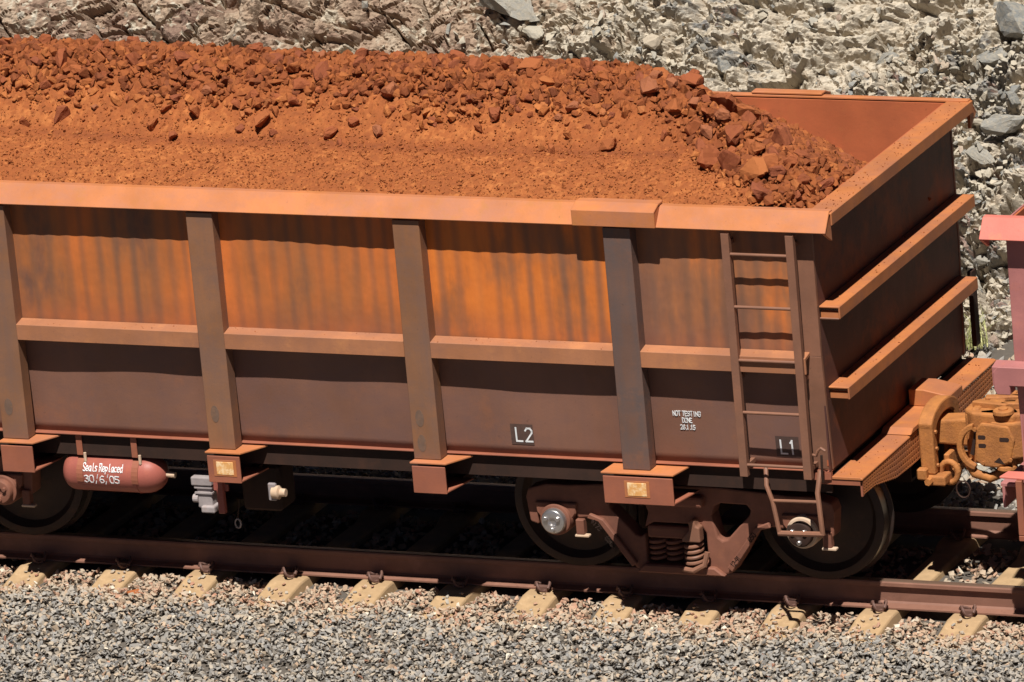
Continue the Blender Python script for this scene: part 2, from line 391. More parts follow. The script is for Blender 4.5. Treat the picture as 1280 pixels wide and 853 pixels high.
def crag(x, y, size, amp, seed, tilt=0.8, fall=1.3):
    """stacked tilted blocks: the highest of the neighbouring cells' tilted pyramids wins (continuous, angular)"""
    X, Y = x/size, y/size
    ix, iy = np.floor(X), np.floor(Y)
    best = np.full(X.shape, -9e9); b2 = np.full(X.shape, -9e9); bh = np.zeros(X.shape, np.int64)
    for i in (-1, 0, 1):
        for j in (-1, 0, 1):
            h = _hash(ix+i, iy+j, seed)
            dx = X-(ix+i+_rnd(h, 1)); dy = Y-(iy+j+_rnd(h, 2))
            an = _rnd(h, 8)*3.1416; c, s = np.cos(an), np.sin(an)
            ax, ay = np.abs(dx*c+dy*s), np.abs(-dx*s+dy*c)*1.35
            v = (_rnd(h, 5)-0.5)*0.8+tilt*((_rnd(h, 3)*2-1)*dx+(_rnd(h, 4)*2-1)*dy)-fall*np.maximum(np.maximum(ax, ay)-0.30, 0)
            m = v > best
            b2 = np.where(m, best, np.maximum(b2, v)); best = np.where(m, v, best); bh = np.where(m, h, bh)
    return amp*best, bh, best-b2
def vnoise(x, y, size, seed):
    X, Y = x/size, y/size
    ix, iy = np.floor(X), np.floor(Y); fx, fy = X-ix, Y-iy
    fx = fx*fx*(3-2*fx); fy = fy*fy*(3-2*fy)
    g = lambda i, j: _rnd(_hash(ix+i, iy+j, seed), 7)
    return (g(0, 0)*(1-fx)+g(1, 0)*fx)*(1-fy) + (g(0, 1)*(1-fx)+g(1, 1)*fx)*fy
def fbm(x, y, size, seed, o=4):
    s = 0; a = 1; t = 0
    for k in range(o):
        s = s+a*vnoise(x, y, size/2**k, seed+k); t += a; a *= 0.5
    return s/t
def grid_mesh(name, P, mat, tint=None, smooth=False):
    nu, nv = P.shape[:2]
    me = bpy.data.meshes.new(name)
    me.vertices.add(nu*nv); me.vertices.foreach_set('co', P.reshape(-1).astype(np.float32))
    i = np.arange(nu-1)[:, None]*nv + np.arange(nv-1)[None, :]
    q = np.stack([i, i+nv, i+nv+1, i+1], -1).reshape(-1, 4)
    me.loops.add(q.size); me.loops.foreach_set('vertex_index', q.reshape(-1).astype(np.int32))
    me.polygons.add(len(q)); me.polygons.foreach_set('loop_start', (np.arange(len(q))*4).astype(np.int32))
    me.update(calc_edges=True)
    if not smooth: me.polygons.foreach_set('use_smooth', [False]*len(q))
    if tint is not None:
        a = me.attributes.new('tint', 'FLOAT', 'POINT'); a.data.foreach_set('value', np.clip(tint, 0, 1).reshape(-1).astype(np.float32))
    me.materials.append(mat)
    o = bpy.data.objects.new(name, me); COL.objects.link(o)
    return o
# angular stone templates (convex hulls)
def stone_template(seed, npts=11, flat=0.7):
    r = random.Random(seed)
    bm = bmesh.new()
    for _ in range(npts):
        v = Vector((r.gauss(0, 1), r.gauss(0, 1), r.gauss(0, 1))).normalized()
        v = Vector((v.x*r.uniform(0.8, 1.1), v.y*r.uniform(0.62, 0.85), v.z*flat*r.uniform(0.8, 1.1)))*0.5
        bm.verts.new(v)
    res = bmesh.ops.convex_hull(bm, input=bm.verts)
    for v in [v for v in bm.verts if not v.link_faces]: bm.verts.remove(v)
    bmesh.ops.triangulate(bm, faces=bm.faces)
    bm.verts.index_update()
    V = np.array([v.co[:] for v in bm.verts]); F = np.array([[v.index for v in f.verts] for f in bm.faces])
    bm.free()
    return V, F
TPL = [stone_template(100+k, 8+k % 3, 0.40+0.05*(k % 5)) for k in range(20)]
TPR = [stone_template(300+k, 14+k % 4, 0.70+0.05*(k % 5)) for k in range(20)]
def stones_mesh(name, pos, size, tint, mat, tilt=0.6, flatten=1.0, tpls=None):
    """many stones joined: pos (n,3), size (n,), tint (n,)"""
    tp = tpls or TPL
    n = len(pos); Vs = []; Fs = []; Ts = []; off = 0
    which = rng.integers(0, len(tp), n)
    az = rng.uniform(0, 2*PI, n); tx = rng.normal(0, tilt, n); ty = rng.normal(0, tilt, n)
    for k, (V, F) in enumerate(tp):
        ids = np.nonzero(which == k)[0]
        if not len(ids): continue
        sc = size[ids][:, None, None]*rng.uniform(0.75, 1.25, (len(ids), 1, 3))
        v = V[None]*sc
        v[..., 2] *= flatten
        c, s = np.cos(tx[ids])[:, None], np.sin(tx[ids])[:, None]
        v = np.stack([v[..., 0], v[..., 1]*c-v[..., 2]*s, v[..., 1]*s+v[..., 2]*c], -1)
        c, s = np.cos(ty[ids])[:, None], np.sin(ty[ids])[:, None]
        v = np.stack([v[..., 0]*c+v[..., 2]*s, v[..., 1], -v[..., 0]*s+v[..., 2]*c], -1)
        c, s = np.cos(az[ids])[:, None], np.sin(az[ids])[:, None]
        v = np.stack([v[..., 0]*c-v[..., 1]*s, v[..., 0]*s+v[..., 1]*c, v[..., 2]], -1)
        v = v+pos[ids][:, None, :]
        Vs.append(v.reshape(-1, 3)); Ts.append(np.repeat(tint[ids], len(V)))
        Fs.append((F[None]+(np.arange(len(ids))*len(V))[:, None, None]+off).reshape(-1, 3)); off += len(ids)*len(V)
    V = np.concatenate(Vs); F = np.concatenate(Fs); T = np.concatenate(Ts)
    me = bpy.data.meshes.new(name)
    me.vertices.add(len(V)); me.vertices.foreach_set('co', V.reshape(-1).astype(np.float32))
    me.loops.add(F.size); me.loops.foreach_set('vertex_index', F.reshape(-1).astype(np.int32))
    me.polygons.add(len(F)); me.polygons.foreach_set('loop_start', (np.arange(len(F))*3).astype(np.int32))
    me.update(calc_edges=True)
    me.polygons.foreach_set('use_smooth', [False]*len(F))
    a = me.attributes.new('tint', 'FLOAT', 'POINT'); a.data.foreach_set('value', np.clip(T, 0, 1).astype(np.float32))
    me.materials.append(mat)
    o = bpy.data.objects.new(name, me); COL.objects.link(o)
    return o
def rock_meshes(name, mat, n, seed, flat=0.8, tints=None, rough_=0.030):
    """a few detailed lumps that single rock parts share"""
    out = []
    for k in range(n):
        V, F = stone_template(seed+k, 13, flat)
        bm = bmesh.new()
        vs = [bm.verts.new(v) for v in V]
        for f in F: bm.faces.new([vs[i] for i in f])
        bmesh.ops.recalc_face_normals(bm, faces=bm.faces)
        for rnd_ in range(2):
            bmesh.ops.subdivide_edges(bm, edges=bm.edges[:], cuts=1)
            bmesh.ops.triangulate(bm, faces=bm.faces[:])
            rr = random.Random(seed*7+k*3+rnd_); amp_ = rough_/(1.9**rnd_)
            for v in bm.verts: v.co += Vector((rr.uniform(-1, 1), rr.uniform(-1, 1), rr.uniform(-1, 1)))*amp_
            bmesh.ops.smooth_vert(bm, verts=bm.verts[:], factor=0.16, use_axis_x=True, use_axis_y=True, use_axis_z=True)
        me = bpy.data.meshes.new(name); bm.to_mesh(me); bm.free()
        a = me.attributes.new('tint', 'FLOAT', 'POINT')
        t = tints(k) if tints else k/(n-1)
        a.data.foreach_set('value', [t]*len(me.vertices))
        me.materials.append(mat)
        out.append(me)
    return out
def rock_parts(name, meshes, pos, size, parent, squash=(0.8, 1.2)):
    for p, s in zip(pos, size):
        o = bpy.data.objects.new(name, random.choice(meshes)); COL.objects.link(o)
        o.parent = parent; o.location = p
        o.scale = (s*random.uniform(*squash), s*random.uniform(*squash), s*random.uniform(*squash))
        o.rotation_euler = (random.gauss(0, 0.5), random.gauss(0, 0.5), random.uniform(0, 6.28))

# ------------------------------------------------------------------ ground
YP = [-400, -6.0, -3.4, -2.2, -1.5, 1.5, 2.2, 3.6, 4.6, 6.6, 400]
ZP = [-1.6, -1.3, -0.62, -0.34, -0.235, -0.235, -0.36, -0.85, -0.95, -0.92, -0.92]
def ground_z(y): return np.interp(y, YP, ZP)
mb = MB()
xs = [-400, -60, -16, -8, 0, 8, 60, 400]; yl = [-400, -60, -6, -3.4, -2.2, -1.5, 0, 1.5, 2.2, 3.6, 4.6, 6.6, 60, 400]
for x in xs:
    for y in yl: mb.v.append((x, y, float(ground_z(y))-0.03))
for i in range(len(xs)-1):
    for j in range(len(yl)-1):
        a = i*len(yl)+j; mb.f.append((a, a+len(yl), a+len(yl)+1, a+1))
struct(mb.build('ground', M['bed']))

# railway ballast: too many to count
def scatter(x0, x1, y0, y1, dens):
    n = int((x1-x0)*(y1-y0)*dens)
    return rng.uniform(x0, x1, n), rng.uniform(y0, y1, n)
SLEEP = [-7.74, -7.10, -6.46, -5.80, -5.15, -4.505, -3.824, -3.184, -2.519, -1.88, -1.20, -0.60, 0.02, 0.65, 1.277, 1.92, 2.551, 3.20, 3.85, 4.5]
def ballast_layer(x0, x1, y0, y1, dens, smin, smax, zoff=0.0, zr=0.02):
    x, y = scatter(x0, x1, y0, y1, dens)
    z = ground_z(y)+zoff+rng.uniform(-zr, zr, len(x)) + (fbm(x, y, 0.35, 5, 3)-0.5)*0.05
    dx = np.min(np.abs(x[:, None]-np.array(SLEEP)[None, :]), 1)
    z[(dx < 0.19) & (np.abs(y) < 1.15)] -= 0.012
    on = (dx < 0.155) & (np.abs(y) < 1.22)
    keep = ~(on & (rng.random(len(x)) > 0.02))
    keep &= ~((np.abs(np.abs(y)-0.755) < 0.10))
    x, y, z = x[keep], y[keep], z[keep]
    z[(np.abs(y) < 0.9) & (np.abs(y) > 0.62)] -= 0.03
    s = rng.uniform(smin, smax, len(x))*np.exp(rng.normal(0, 0.18, len(x)))
    # warm dusty stones near the sleeper ends, bluish grey ones down the shoulder
    w = np.clip((y+1.62+0.6*(fbm(x, y, 0.5, 9, 3)-0.5))/0.4, 0, 1); w = np.where(y > 1.4, 0.25, w)
    t = np.clip(rng.beta(1.5, 2.2, len(x))*(0.80-0.30*w) + 0.52*w + np.where(rng.random(len(x)) > 0.97, 0.5, 0), 0, 1)
    return np.stack([x, y, z], 1), s, t
L = [ballast_layer(-7.8, 4.2, -3.3, -0.86, 980, 0.038, 0.057, 0.0, 0.018), ballast_layer(-7.8, 4.2, -3.3, -0.86, 560, 0.032, 0.052, 0.018, 0.012),
     ballast_layer(-8, 4.6, -0.66, 0.66, 420, 0.05, 0.075, -0.005), ballast_layer(-8, 4.6, 0.86, 2.4, 260, 0.05, 0.075), ballast_layer(-8, -1.5, 2.4, 6.9, 60, 0.06, 0.13), ballast_layer(-1.5, 2.4, 2.4, 6.9, 300, 0.05, 0.12)]
P_ = np.concatenate([l[0] for l in L]); S_ = np.concatenate([l[1] for l in L]); T_ = np.concatenate([l[2] for l in L])
stuff(stones_mesh('gravel', P_, S_, T_, M['ballast'], 0.55), 'grey and tan crushed stone ballast around the sleepers', 'gravel')

# ------------------------------------------------------------------ rock cutting behind the train
SL = R(52); FY, FZ = 6.7, -0.95
nrm = np.array([0, -math.sin(SL), math.cos(SL)]); up_ = np.array([0, math.cos(SL), math.sin(SL)])
def cut_fields(u, v):
    wx = u+0.35*(fbm(u, v, 1.3, 31)-0.5)+0.04*(vnoise(u, v, 0.22, 33)-0.5); wy = v+0.35*(fbm(u, v, 1.3, 41)-0.5)+0.04*(vnoise(u, v, 0.22, 43)-0.5)
    # strata lean to the right
    a = wx*0.88+wy*0.48; b = (-wx*0.48+wy*0.88)*1.5
    rub = np.clip((fbm(u, v, 1.6, 51, 3)-0.5)*2.2 + (u+4.2)*0.24+0.45, 0, 1)      # 0 solid rock on the left, 1 rubble on the right
    sand = np.clip((fbm(u, v, 1.1, 61, 3)-0.50)*6+0.15, 0, 1)
    h1, id1, e1 = crag(a, b, 1.2, 0.55, 1, 0.7, 1.5)
    h2, id2, e2 = crag(a, b, 0.42, 0.26, 2, 0.9, 1.8)
    h3, id3, e3 = crag(wx, wy, 0.16, 0.10, 3, 0.9, 1.8)
    h4, id4, e4 = crag(wx, wy*1.2, 0.070, 0.042, 4, 0.9, 1.8)
    h5, id5, e5 = crag(wx, wy, 0.034, 0.018, 5, 0.9, 1.8)
    h6, id6, e6 = facet(a+0.3*wy, b, 0.50, 0.065, 6, 1.0); h7, id7, e7 = facet(a, b*1.4, 0.21, 0.036, 7, 1.0)
    h = h1*(0.42+0.2*rub)+h2*(0.35+0.45*rub-0.2*sand)+(h6+h7)*(1-rub)+facet(a, b*1.2, 0.115, 0.040, 8, 1.2)[0]*(0.35+0.65*rub)*(1-0.5*sand)+h3*(0.35+0.85*rub)*(1-0.45*sand)+h4*(0.55+0.75*rub)*(1-0.15*sand)+h5*(1.1)
    crack = np.clip(1-e6/0.085, 0, 1)*0.12*(1-rub)+np.clip(1-e7/0.12, 0, 1)*0.06*(1-rub)*(_rnd(id7, 12) > 0.35)+np.clip(1-e2/0.06, 0, 1)*0.07*rub*(1-0.7*sand) + np.clip(1-e1/0.05, 0, 1)*0.12*(1-0.5*sand) + np.clip(1-e3/0.10, 0, 1)*0.018*(1-sand)
    h = h-crack + (fbm(u, v, 2.5, 71, 3)-0.5)*0.5
    t_solid = 0.0+0.20*_rnd(id6, 9)+0.20*_rnd(id7, 9)+0.10*_rnd(id4, 9)+0.12*np.clip((u+7)/4, 0, 1)
    t_sand = 0.48+0.22*_rnd(id4, 8)+0.06*_rnd(id5, 8)
    t_rub = np.where(_rnd(id3, 6) > 0.52, 0.72+0.22*_rnd(id4, 6), 0.45+0.26*_rnd(id4, 5)); t_rub = np.where(_rnd(id4, 7) > 0.93, 0.98, t_rub)
    t = t_solid*(1-rub)+t_rub*rub
    dust = np.clip((vnoise(u, v, 0.09, 81)+vnoise(u, v, 0.3, 82)-0.95)*5, 0, 1)     # pale crushed grit lodged on the rock
    s2 = np.maximum(sand*(0.25+0.75*rub), 0.75*dust*(e3 < 0.35)*(0.45+0.55*rub))
    t = np.where(_rnd(id5, 11) < s2, t_sand, t)
    return h, t, rub, sand
def cut_point(u, v):
    h, t, rub, sand = cut_fields(u, v)
    base = np.stack([u, FY+up_[1]*v, FZ+up_[2]*v], -1)
    return base+nrm*h[..., None], t, rub
uu = np.linspace(-10.5, 2.5, 900); vv = np.linspace(-0.3, 3.9, 300)
U, V = np.meshgrid(uu, vv, indexing='ij')
P, T, RB = cut_point(U, V)
cut = struct(grid_mesh('rock_face', P, M['cutting'], T))
# coarse continuation of the cutting to both sides and the level land above it
def side_strip(u0, u1, nu, v0=-0.6, v1=4.7, nv=46):
    U2, V2 = np.meshgrid(np.linspace(u0, u1, nu), np.linspace(v0, v1, nv), indexing='ij')
    P2, T2, _ = cut_point(U2, V2); return grid_mesh('rock_face', P2, M['cutting'], T2)
struct(side_strip(-10.5, 2.5, 200, 3.88, 4.7, 12)); struct(side_strip(-10.5, 2.5, 120, -0.9, -0.28, 8)); struct(side_strip(-17, -10.46, 220, -0.6, 4.7, 130)); struct(side_strip(2.46, 6.5, 140, -0.6, 4.7, 130)); struct(side_strip(-60, -16.95, 240)); struct(side_strip(6.45, 50, 240))
yt = FY+up_[1]*4.6; zt = FZ+up_[2]*4.6
gx, gy = np.meshgrid(np.linspace(-60, 50, 160), np.concatenate([np.linspace(yt-0.1, yt+10, 70), np.linspace(yt+12, 300, 20)]), indexing='ij')
gz = zt+0.15-0.9*np.clip((yt+0.5-gy)/0.6, 0, 1)+(fbm(gx, gy, 2.0, 91)-0.5)*0.7*np.clip((gy-yt+0.2), 0, 1)+(gy-yt)*0.05+facet(gx, gy, 1.1, 0.18, 95)[0]
struct(grid_mesh('hill_top', np.stack([gx, gy, gz], -1), M['cutting'], 0.05+0.75*fbm(gx, gy, 1.0, 93)))
# loose stones lying on the cutting
n = 30000
u = rng.uniform(-10.3, 2.3, n); v = rng.uniform(-0.2, 3.6, n)
Pq, Tq, Rq = cut_point(u, v)
_, _, _, sd_ = cut_fields(u, v)
patch_ = np.clip((fbm(u, v, 0.8, 77, 3)-0.44)*9, 0, 1)
k = rng.random(n) < (0.08+0.92*Rq)*(1-0.85*sd_)*(0.15+0.85*patch_)
s = (0.030+0.085*rng.random(n)**2.5)
Pq = Pq+nrm*(s*0.30)[:, None]
o = stuff(stones_mesh('loose_stones', Pq[k], s[k], np.where(rng.random(k.sum()) > 0.4, rng.beta(1.6, 2, k.sum()), 0.55), M['boulder'], 0.8))
o.parent = cut
n = 900
u = rng.uniform(-9.5, 3.0, n); v = rng.uniform(-0.2, 3.6, n)
Pq, Tq, Rq = cut_point(u, v)
k = np.nonzero(rng.random(n) < Rq*0.9)[0][:265]
s = 0.07+0.17*rng.random(len(k))**2.0
Pk = Pq[k]+nrm*(s*0.22)[:, None]
bmesh_rocks = rock_meshes('rock', M['boulder'], 12, 500, 0.6, tints=lambda k: [0.05, 0.2, 0.35, 0.5, 0.6, 0.1, 0.3, 0.55, 0.42, 0.75, 0.95, 1.0][k])
rock_parts('rock', bmesh_rocks, Pk, s, cut, (0.7, 1.35))
# larger stones lying at the foot of the cutting, beyond the track
gs = [(-0.3, 5.6, .30), (0.1, 5.2, .24), (0.55, 4.9, .22), (0.2, 4.5, .2), (-0.7, 6.3, .26), (0.9, 4.4, .18), (-0.2, 6.0, .2), (0.0, 4.85, .3), (0.5, 5.5, .22), (1.2, 3.6, .16), (0.85, 3.9, .2), (0.35, 4.2, .17), (-1.6, 7.0, .28), (-0.45, 5.1, .19), (0.72, 4.7, .15)]
rock_parts('rock', bmesh_rocks, [(x, y, float(ground_z(y))+s_*0.22) for x, y, s_ in gs], [g[2] for g in gs], cut, (0.8, 1.25))

# jutting slabs and boulders of the solid rock
for u_, v_, s_, tn in ((-4.75, 2.98, 0.62, 2), (-4.55, 2.80, 0.35, 3), (-0.62, 2.72, 0.36, 1), (-0.40, 3.0, 0.5, 0), (-1.55, 2.72, 0.24, 1), (-0.5, 1.8, 0.26, 2), (-0.30, 2.05, 0.36, 6), (-0.50, 1.44, 0.24, 1), (-0.44, 1.05, 0.18, 2), (-2.15, 2.9, 0.22, 2), (-2.8, 2.5, 0.2, 0)):
    pp_, _, _ = cut_point(np.array([u_]), np.array([v_]))
    pp_ = pp_[0]+nrm*s_*0.10
    o = bpy.data.objects.new('rock', bmesh_rocks[tn]); COL.objects.link(o); o.parent = cut
    o.location = pp_; o.scale = (s_*1.25, s_*0.95, s_*0.95); o.rotation_euler = (random.gauss(0, 0.3), random.gauss(0, 0.3), random.uniform(-0.6, 0.6))

# grass tuft
mb = MB()
for k in range(120):
    a = random.uniform(0, 2*PI); L_ = random.uniform(0.12, 0.34); lean = random.uniform(0.1, 0.9); r_ = random.uniform(0, 0.11)
    bx, by = r_*math.cos(a*3), r_*math.sin(a*3)
    dx, dy = math.cos(a), math.sin(a); wdt = random.uniform(0.003, 0.006)
    pts = []
    for q in range(4):
        t = q/3; pts.append((bx+dx*L_*lean*t*t, by+dy*L_*lean*t*t, L_*(t-0.35*lean*t*t)))
    for q in range(3):
        p0, p1 = pts[q], pts[q+1]; w0, w1 = wdt*(1-q/3.2), wdt*(1-(q+1)/3.2)
        mb.add([(p0[0]-dy*w0, p0[1]+dx*w0, p0[2]), (p0[0]+dy*w0, p0[1]-dx*w0, p0[2]), (p1[0]+dy*w1, p1[1]-dx*w1, p1[2]), (p1[0]-dy*w1, p1[1]+dx*w1, p1[2])], [(0, 1, 2, 3)])
gm, gn, gb = new_mat('dry_green_grass')
gn.links.new(ramp(gn, noise(gn, mapping(gn, (1, 1, 1)), 14), [(0.35, (0.22, 0.25, 0.07)), (0.6, (0.55, 0.52, 0.24))]), gb.inputs['Base Color'])
gb.inputs['Roughness'].default_value = 0.7
go = mb.build('grass_tuft', gm); go.location = (-0.28, 6.95, -0.86)
thing(go, 'pale green spiky grass tuft at the foot of the rock cutting', 'grass')

# ------------------------------------------------------------------ track
track = empty('railway_track')
thing(track, 'rusty steel rails clipped to dusty tan concrete sleepers under the ore wagons', 'railway track')
for sy in (-1, 1):
    c = sy*0.755
    prof = [(-0.0762, -0.186), (0.0762, -0.186), (0.0762, -0.175), (0.022, -0.160), (0.0095, -0.148), (0.0087, -0.05), (0.014, -0.043), (0.036, -0.036), (0.036, -0.012), (0.031, -0.003), (0.018, 0.0),
            (-0.018, 0.0), (-0.031, -0.003), (-0.036, -0.012), (-0.036, -0.036), (-0.014, -0.043), (-0.0087, -0.05), (-0.0095, -0.148), (-0.022, -0.160), (-0.0762, -0.175)]
    rl = MB().prism([(c+a, b) for a, b in prof], 0, -60, 60).build('rail', M['rail'], track)
    rl.data.materials.append(M['head'])
    for p in rl.data.polygons:
        if p.center.z > -0.003 and abs(p.center.x) < 1: p.material_index = 1
# sleeper: tapered concrete block, top sloping down to its ends
def sleeper_mesh():
    mb = MB(); ys = [-1.34, -1.20, -0.95, -0.58, -0.40, 0.40, 0.58, 0.95, 1.20, 1.34]; zt_ = [-0.262, -0.235, -0.189, -0.189, -0.215, -0.215, -0.189, -0.189, -0.235, -0.262]; hw = [0.112, 0.118, 0.125, 0.125, 0.10, 0.10, 0.125, 0.125, 0.118, 0.112]
    for y, z, w in zip(ys, zt_, hw):
        mb.v += [(-w-0.03, y, -0.42), (-w, y, z-0.012), (-w+0.014, y, z), (w-0.014, y, z), (w, y, z-0.012), (w+0.03, y, -0.42)]
    for j in range(len(ys)-1):
        for i in range(6): mb.f.append((j*6+i, j*6+(i+1) % 6, (j+1)*6+(i+1) % 6, (j+1)*6+i))
    mb.f += [tuple(range(6)), tuple(range(54, 60))]
    return mb
def clip_obj(parent, sgn):
    mb = MB()
    # cast shoulder and e-shaped spring clip
    mb.box(-0.035, 0.035, -0.018, 0.022, 0.0, 0.032)
    pts = []
    for q in range(15):
        a = q/14*2*PI*0.80
        pts.append((-0.040+0.005*q, -0.045-0.026*math.sin(a)*sgn*0+0.026*math.cos(a), 0.040+0.024*math.sin(a)))
    mb.tube(pts, 0.0085, 6)
    mb.tube([(-0.042, 0.0, 0.040), (-0.045, 0.045, 0.036), (-0.02, 0.062, 0.026), (0.0, 0.05, 0.024)], 0.0085, 6)
    mb.tube([(0.045, -0.03, 0.026), (0.048, 0.0, 0.048), (0.035, 0.03, 0.052), (0.02, 0.045, 0.03)], 0.0085, 6)
    return mb
sl0 = None; cl0 = None
for i, x in enumerate(SLEEP):
    if sl0 is None:
        sl0 = sleeper_mesh().build('sleeper', M['concrete'], track, 0.006); s_o = sl0; s_o.location = (x, 0, 0)
    else: s_o = inst(sl0, (x, 0, 0), track)
    s_o.rotation_euler = (0, 0, random.uniform(-0.02, 0.02))
    for yy, sg in ((-0.865, 1), (-0.645, -1), (0.645, 1), (0.865, -1)):
        if cl0 is None: cl0 = clip_obj(s_o, 1).build('rail_clip', M['clip'], s_o, 0, True); c_o = cl0
        else: c_o = inst(cl0, (0, 0, 0), s_o)
        c_o.location = (0, yy, -0.188)
        c_o.rotation_euler = (0, 0, 0 if sg == 1 else PI); c_o.scale = (1.2, 1.1, 1.25)
# stray stones lying on the sleeper tops
px = []; 
for x in SLEEP:
    for q in range(random.randint(8, 26)):
        px.append((x+random.uniform(-0.08, 0.08), -1.30+0.36*random.random()**1.3, -0.205))
px = np.array(px); px[:, 2] = np.interp(px[:, 1], [-1.34, -1.2, -0.95], [-0.25, -0.223, -0.178])
so_ = stuff(stones_mesh('stray_stones', px, rng.uniform(0.025, 0.05, len(px)), rng.uniform(0.3, 0.95, len(px)), M['ballast'], 0.3)); so_.parent = track
# a larger tan stone among the ballast on the left
V_, F_ = stone_template(911, 14, 0.7)
bs = MB().add(V_*0.14, F_.tolist()).build('stone', M['ore_lump'], None, 0.006); bs.location = (-3.56, -1.30, -0.215)
bs.data.attributes.new('tint', 'FLOAT', 'POINT').data.foreach_set('value', [0.7]*len(V_))
thing(bs, 'rounded reddish tan stone lying among the ballast beside the second sleeper from the left', 'stone')

# ------------------------------------------------------------------ wagons
YW = 1.343
def body(root, XE, d, XB, posts, mats, ribs, zr=2.806, end_rim=True, mid=(1.678, 1.80), sillz=0.966):
    """open steel body. XE: face of the end sheet, d: outward direction of that end, XB: x where the body ends on the other side"""
    X = lambda t: XE+d*t
    def bx(a, b): return (min(a, b), max(a, b))
    for sy in (-1, 1):
        Y = lambda y: sy*y*-1      # y written for the near side (negative)
        def yb(a, b): return bx(Y(a), Y(b))
        edges = sorted([XE, XB]+posts)
        for a, b in zip(edges[:-1], edges[1:]):
            um = mats['upper']
            if um is M['upper'] and a > 0.3: um = M['upper_brown']
            elif um is M['upper'] and a > -1.2: um = M['upper_orange']
            panel('upper_panel', um, root, a, b, mid[1]-0.06, zr-0.03, lambda z: -YW+0.006+0*z, -sy, 0)
            panel('lower_panel', mats['lower'], root, a, b, sillz-0.004, mid[1]-0.05, lambda z: -YW+0.006+0.058*(mid[1]-0.05-z)/(mid[1]-sillz-0.05), -sy, 1)
            a2 = a+0.10 if a in posts else a+0.02; b2 = b-0.10 if b in posts else b-0.02
            if b == XE and d > 0: b2 = 1.755
            if a == XE and d < 0: a2 = XE-0.135
            mr_ = MB().prism([(Y(-YW-0.002), mid[1]+0.012), (Y(-1.443), mid[1]-0.008), (Y(-1.443), mid[0]), (Y(-1.425), mid[0]), (Y(-1.425), mid[1]-0.03), (Y(-YW-0.002), mid[1]-0.015)], 0, a2, b2).build('mid_rail', mats['mid'], root, 0.003)
        x0, x1 = bx(X(0.15), XB)
        MB().prism([(Y(-1.472), zr-0.126), (Y(-1.372), zr), (Y(-1.315), zr), (Y(-1.315), zr-0.016), (Y(-1.366), zr-0.016), (Y(-1.458), zr-0.132)], 0, x0, x1).build('top_rim', mats['rim'], root, 0.003)
        # end cap of the rim (triangular plate)
        MB().prism([(Y(-1.472+0.012), zr-0.135), (Y(-1.375), zr-0.012), (Y(-1.345), zr-0.02), (Y(-1.345), zr-0.21)], 0, *bx(X(0.125), X(0.147))).build('rim_end_plate', mats['rim'], root)
        part('corner_post', mats['corner'], root, (*bx(XE-d*0.135, XE+d*0.004), *yb(-YW-0.012, -YW+0.02), mid[1]-0.02, zr-0.14), 0.003)
        MB().prism([(Y(-YW-0.012), mid[1]-0.02), (Y(-YW+0.048), sillz), (Y(-YW+0.075), sillz), (Y(-YW+0.02), mid[1]-0.02)], 0, *bx(XE-d*0.135, XE+d*0.004)).build('corner_post', mats['corner'], root, 0.003)
        # sill flange
        part('side_sill', mats['sill'], root, (*bx(XE+d*0.0, XB), *yb(-1.325, -1.27), sillz-0.012, sillz-0.003), 0.002)
        part('side_sill', mats['dark'], root, (*bx(XE-d*0.02, XB), *yb(-1.285, -1.26), sillz-0.17, sillz-0.014), 0)
    # end sheet
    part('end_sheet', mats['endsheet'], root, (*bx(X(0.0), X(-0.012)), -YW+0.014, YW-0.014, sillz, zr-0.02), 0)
    # end rim: flat top and hanging flange
    if end_rim: MB().prism([(X(-0.01), zr-0.01), (X(0.165), zr-0.012), (X(0.165), zr-0.10), (X(0.153), zr-0.10), (X(0.153), zr-0.026), (X(-0.01), zr-0.026)] if d > 0 else
               [(X(0.165), zr-0.012), (X(-0.01), zr-0.01), (X(-0.01), zr-0.026), (X(0.153), zr-0.026), (X(0.153), zr-0.10), (X(0.165), zr-0.10)],
               1, -1.372, 1.372).build('end_rim', mats['rim2'], root, 0.004)
    for zt_, w in ribs:
        # pressed channel rib: top face, front flange, small lower return
        MB().prism([(X(0.002), zt_), (X(0.150), zt_), (X(0.150), zt_-0.088), (X(0.138), zt_-0.088), (X(0.138), zt_-0.014), (X(0.002), zt_-0.014)], 1, -w, w).build('end_rib', mats['rim2'], root, 0.004)
        for sy in (-1, 1):
            MB().box(*bx(X(0.004), X(0.136)), sy*w-sy*0.02, sy*w-sy*0.05, zt_-0.088, zt_-0.045).build('rib_end_plate', mats['rim2'], root, 0.002)
    # floor
    part('floor', mats['dark'], root, (*bx(XE-0.02*d, XB), -1.27, 1.27, sillz-0.03, sillz+0.0), 0)
M['mid'] = paint('dusty_mid_rail_paint', (0.40, 0.165, 0.078), (0.26, 0.12, 0.075), (0.50, 0.21, 0.08), 0.4, 0.6, 2.5, 0.5)
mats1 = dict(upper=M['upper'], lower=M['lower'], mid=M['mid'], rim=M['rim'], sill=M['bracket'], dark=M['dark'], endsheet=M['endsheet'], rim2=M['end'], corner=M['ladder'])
w1 = empty('ore_wagon', (-2.7, 0, 0)); bpy.context.view_layer.update()
thing(w1, 'rusty orange-brown open ore wagon heaped with red ore, side ladder and L1 L2 marks', 'railway wagon')
class _W:  # parts are written in world coordinates: child of an offset empty
    pass
W1 = w1
def body_parts_of(root, fn):
    """run fn and shift every new child of root so that world coordinates hold"""
    before = set(o.name for o in bpy.data.objects)
    fn()
    for o in bpy.data.objects:
        if o.name not in before and o.parent is root: o.location = Vector(o.location)-Vector(root.location)
POSTS = [-5.86, -4.28, -2.665, -1.10, 0.457]
XE = 1.83; XB = -7.28
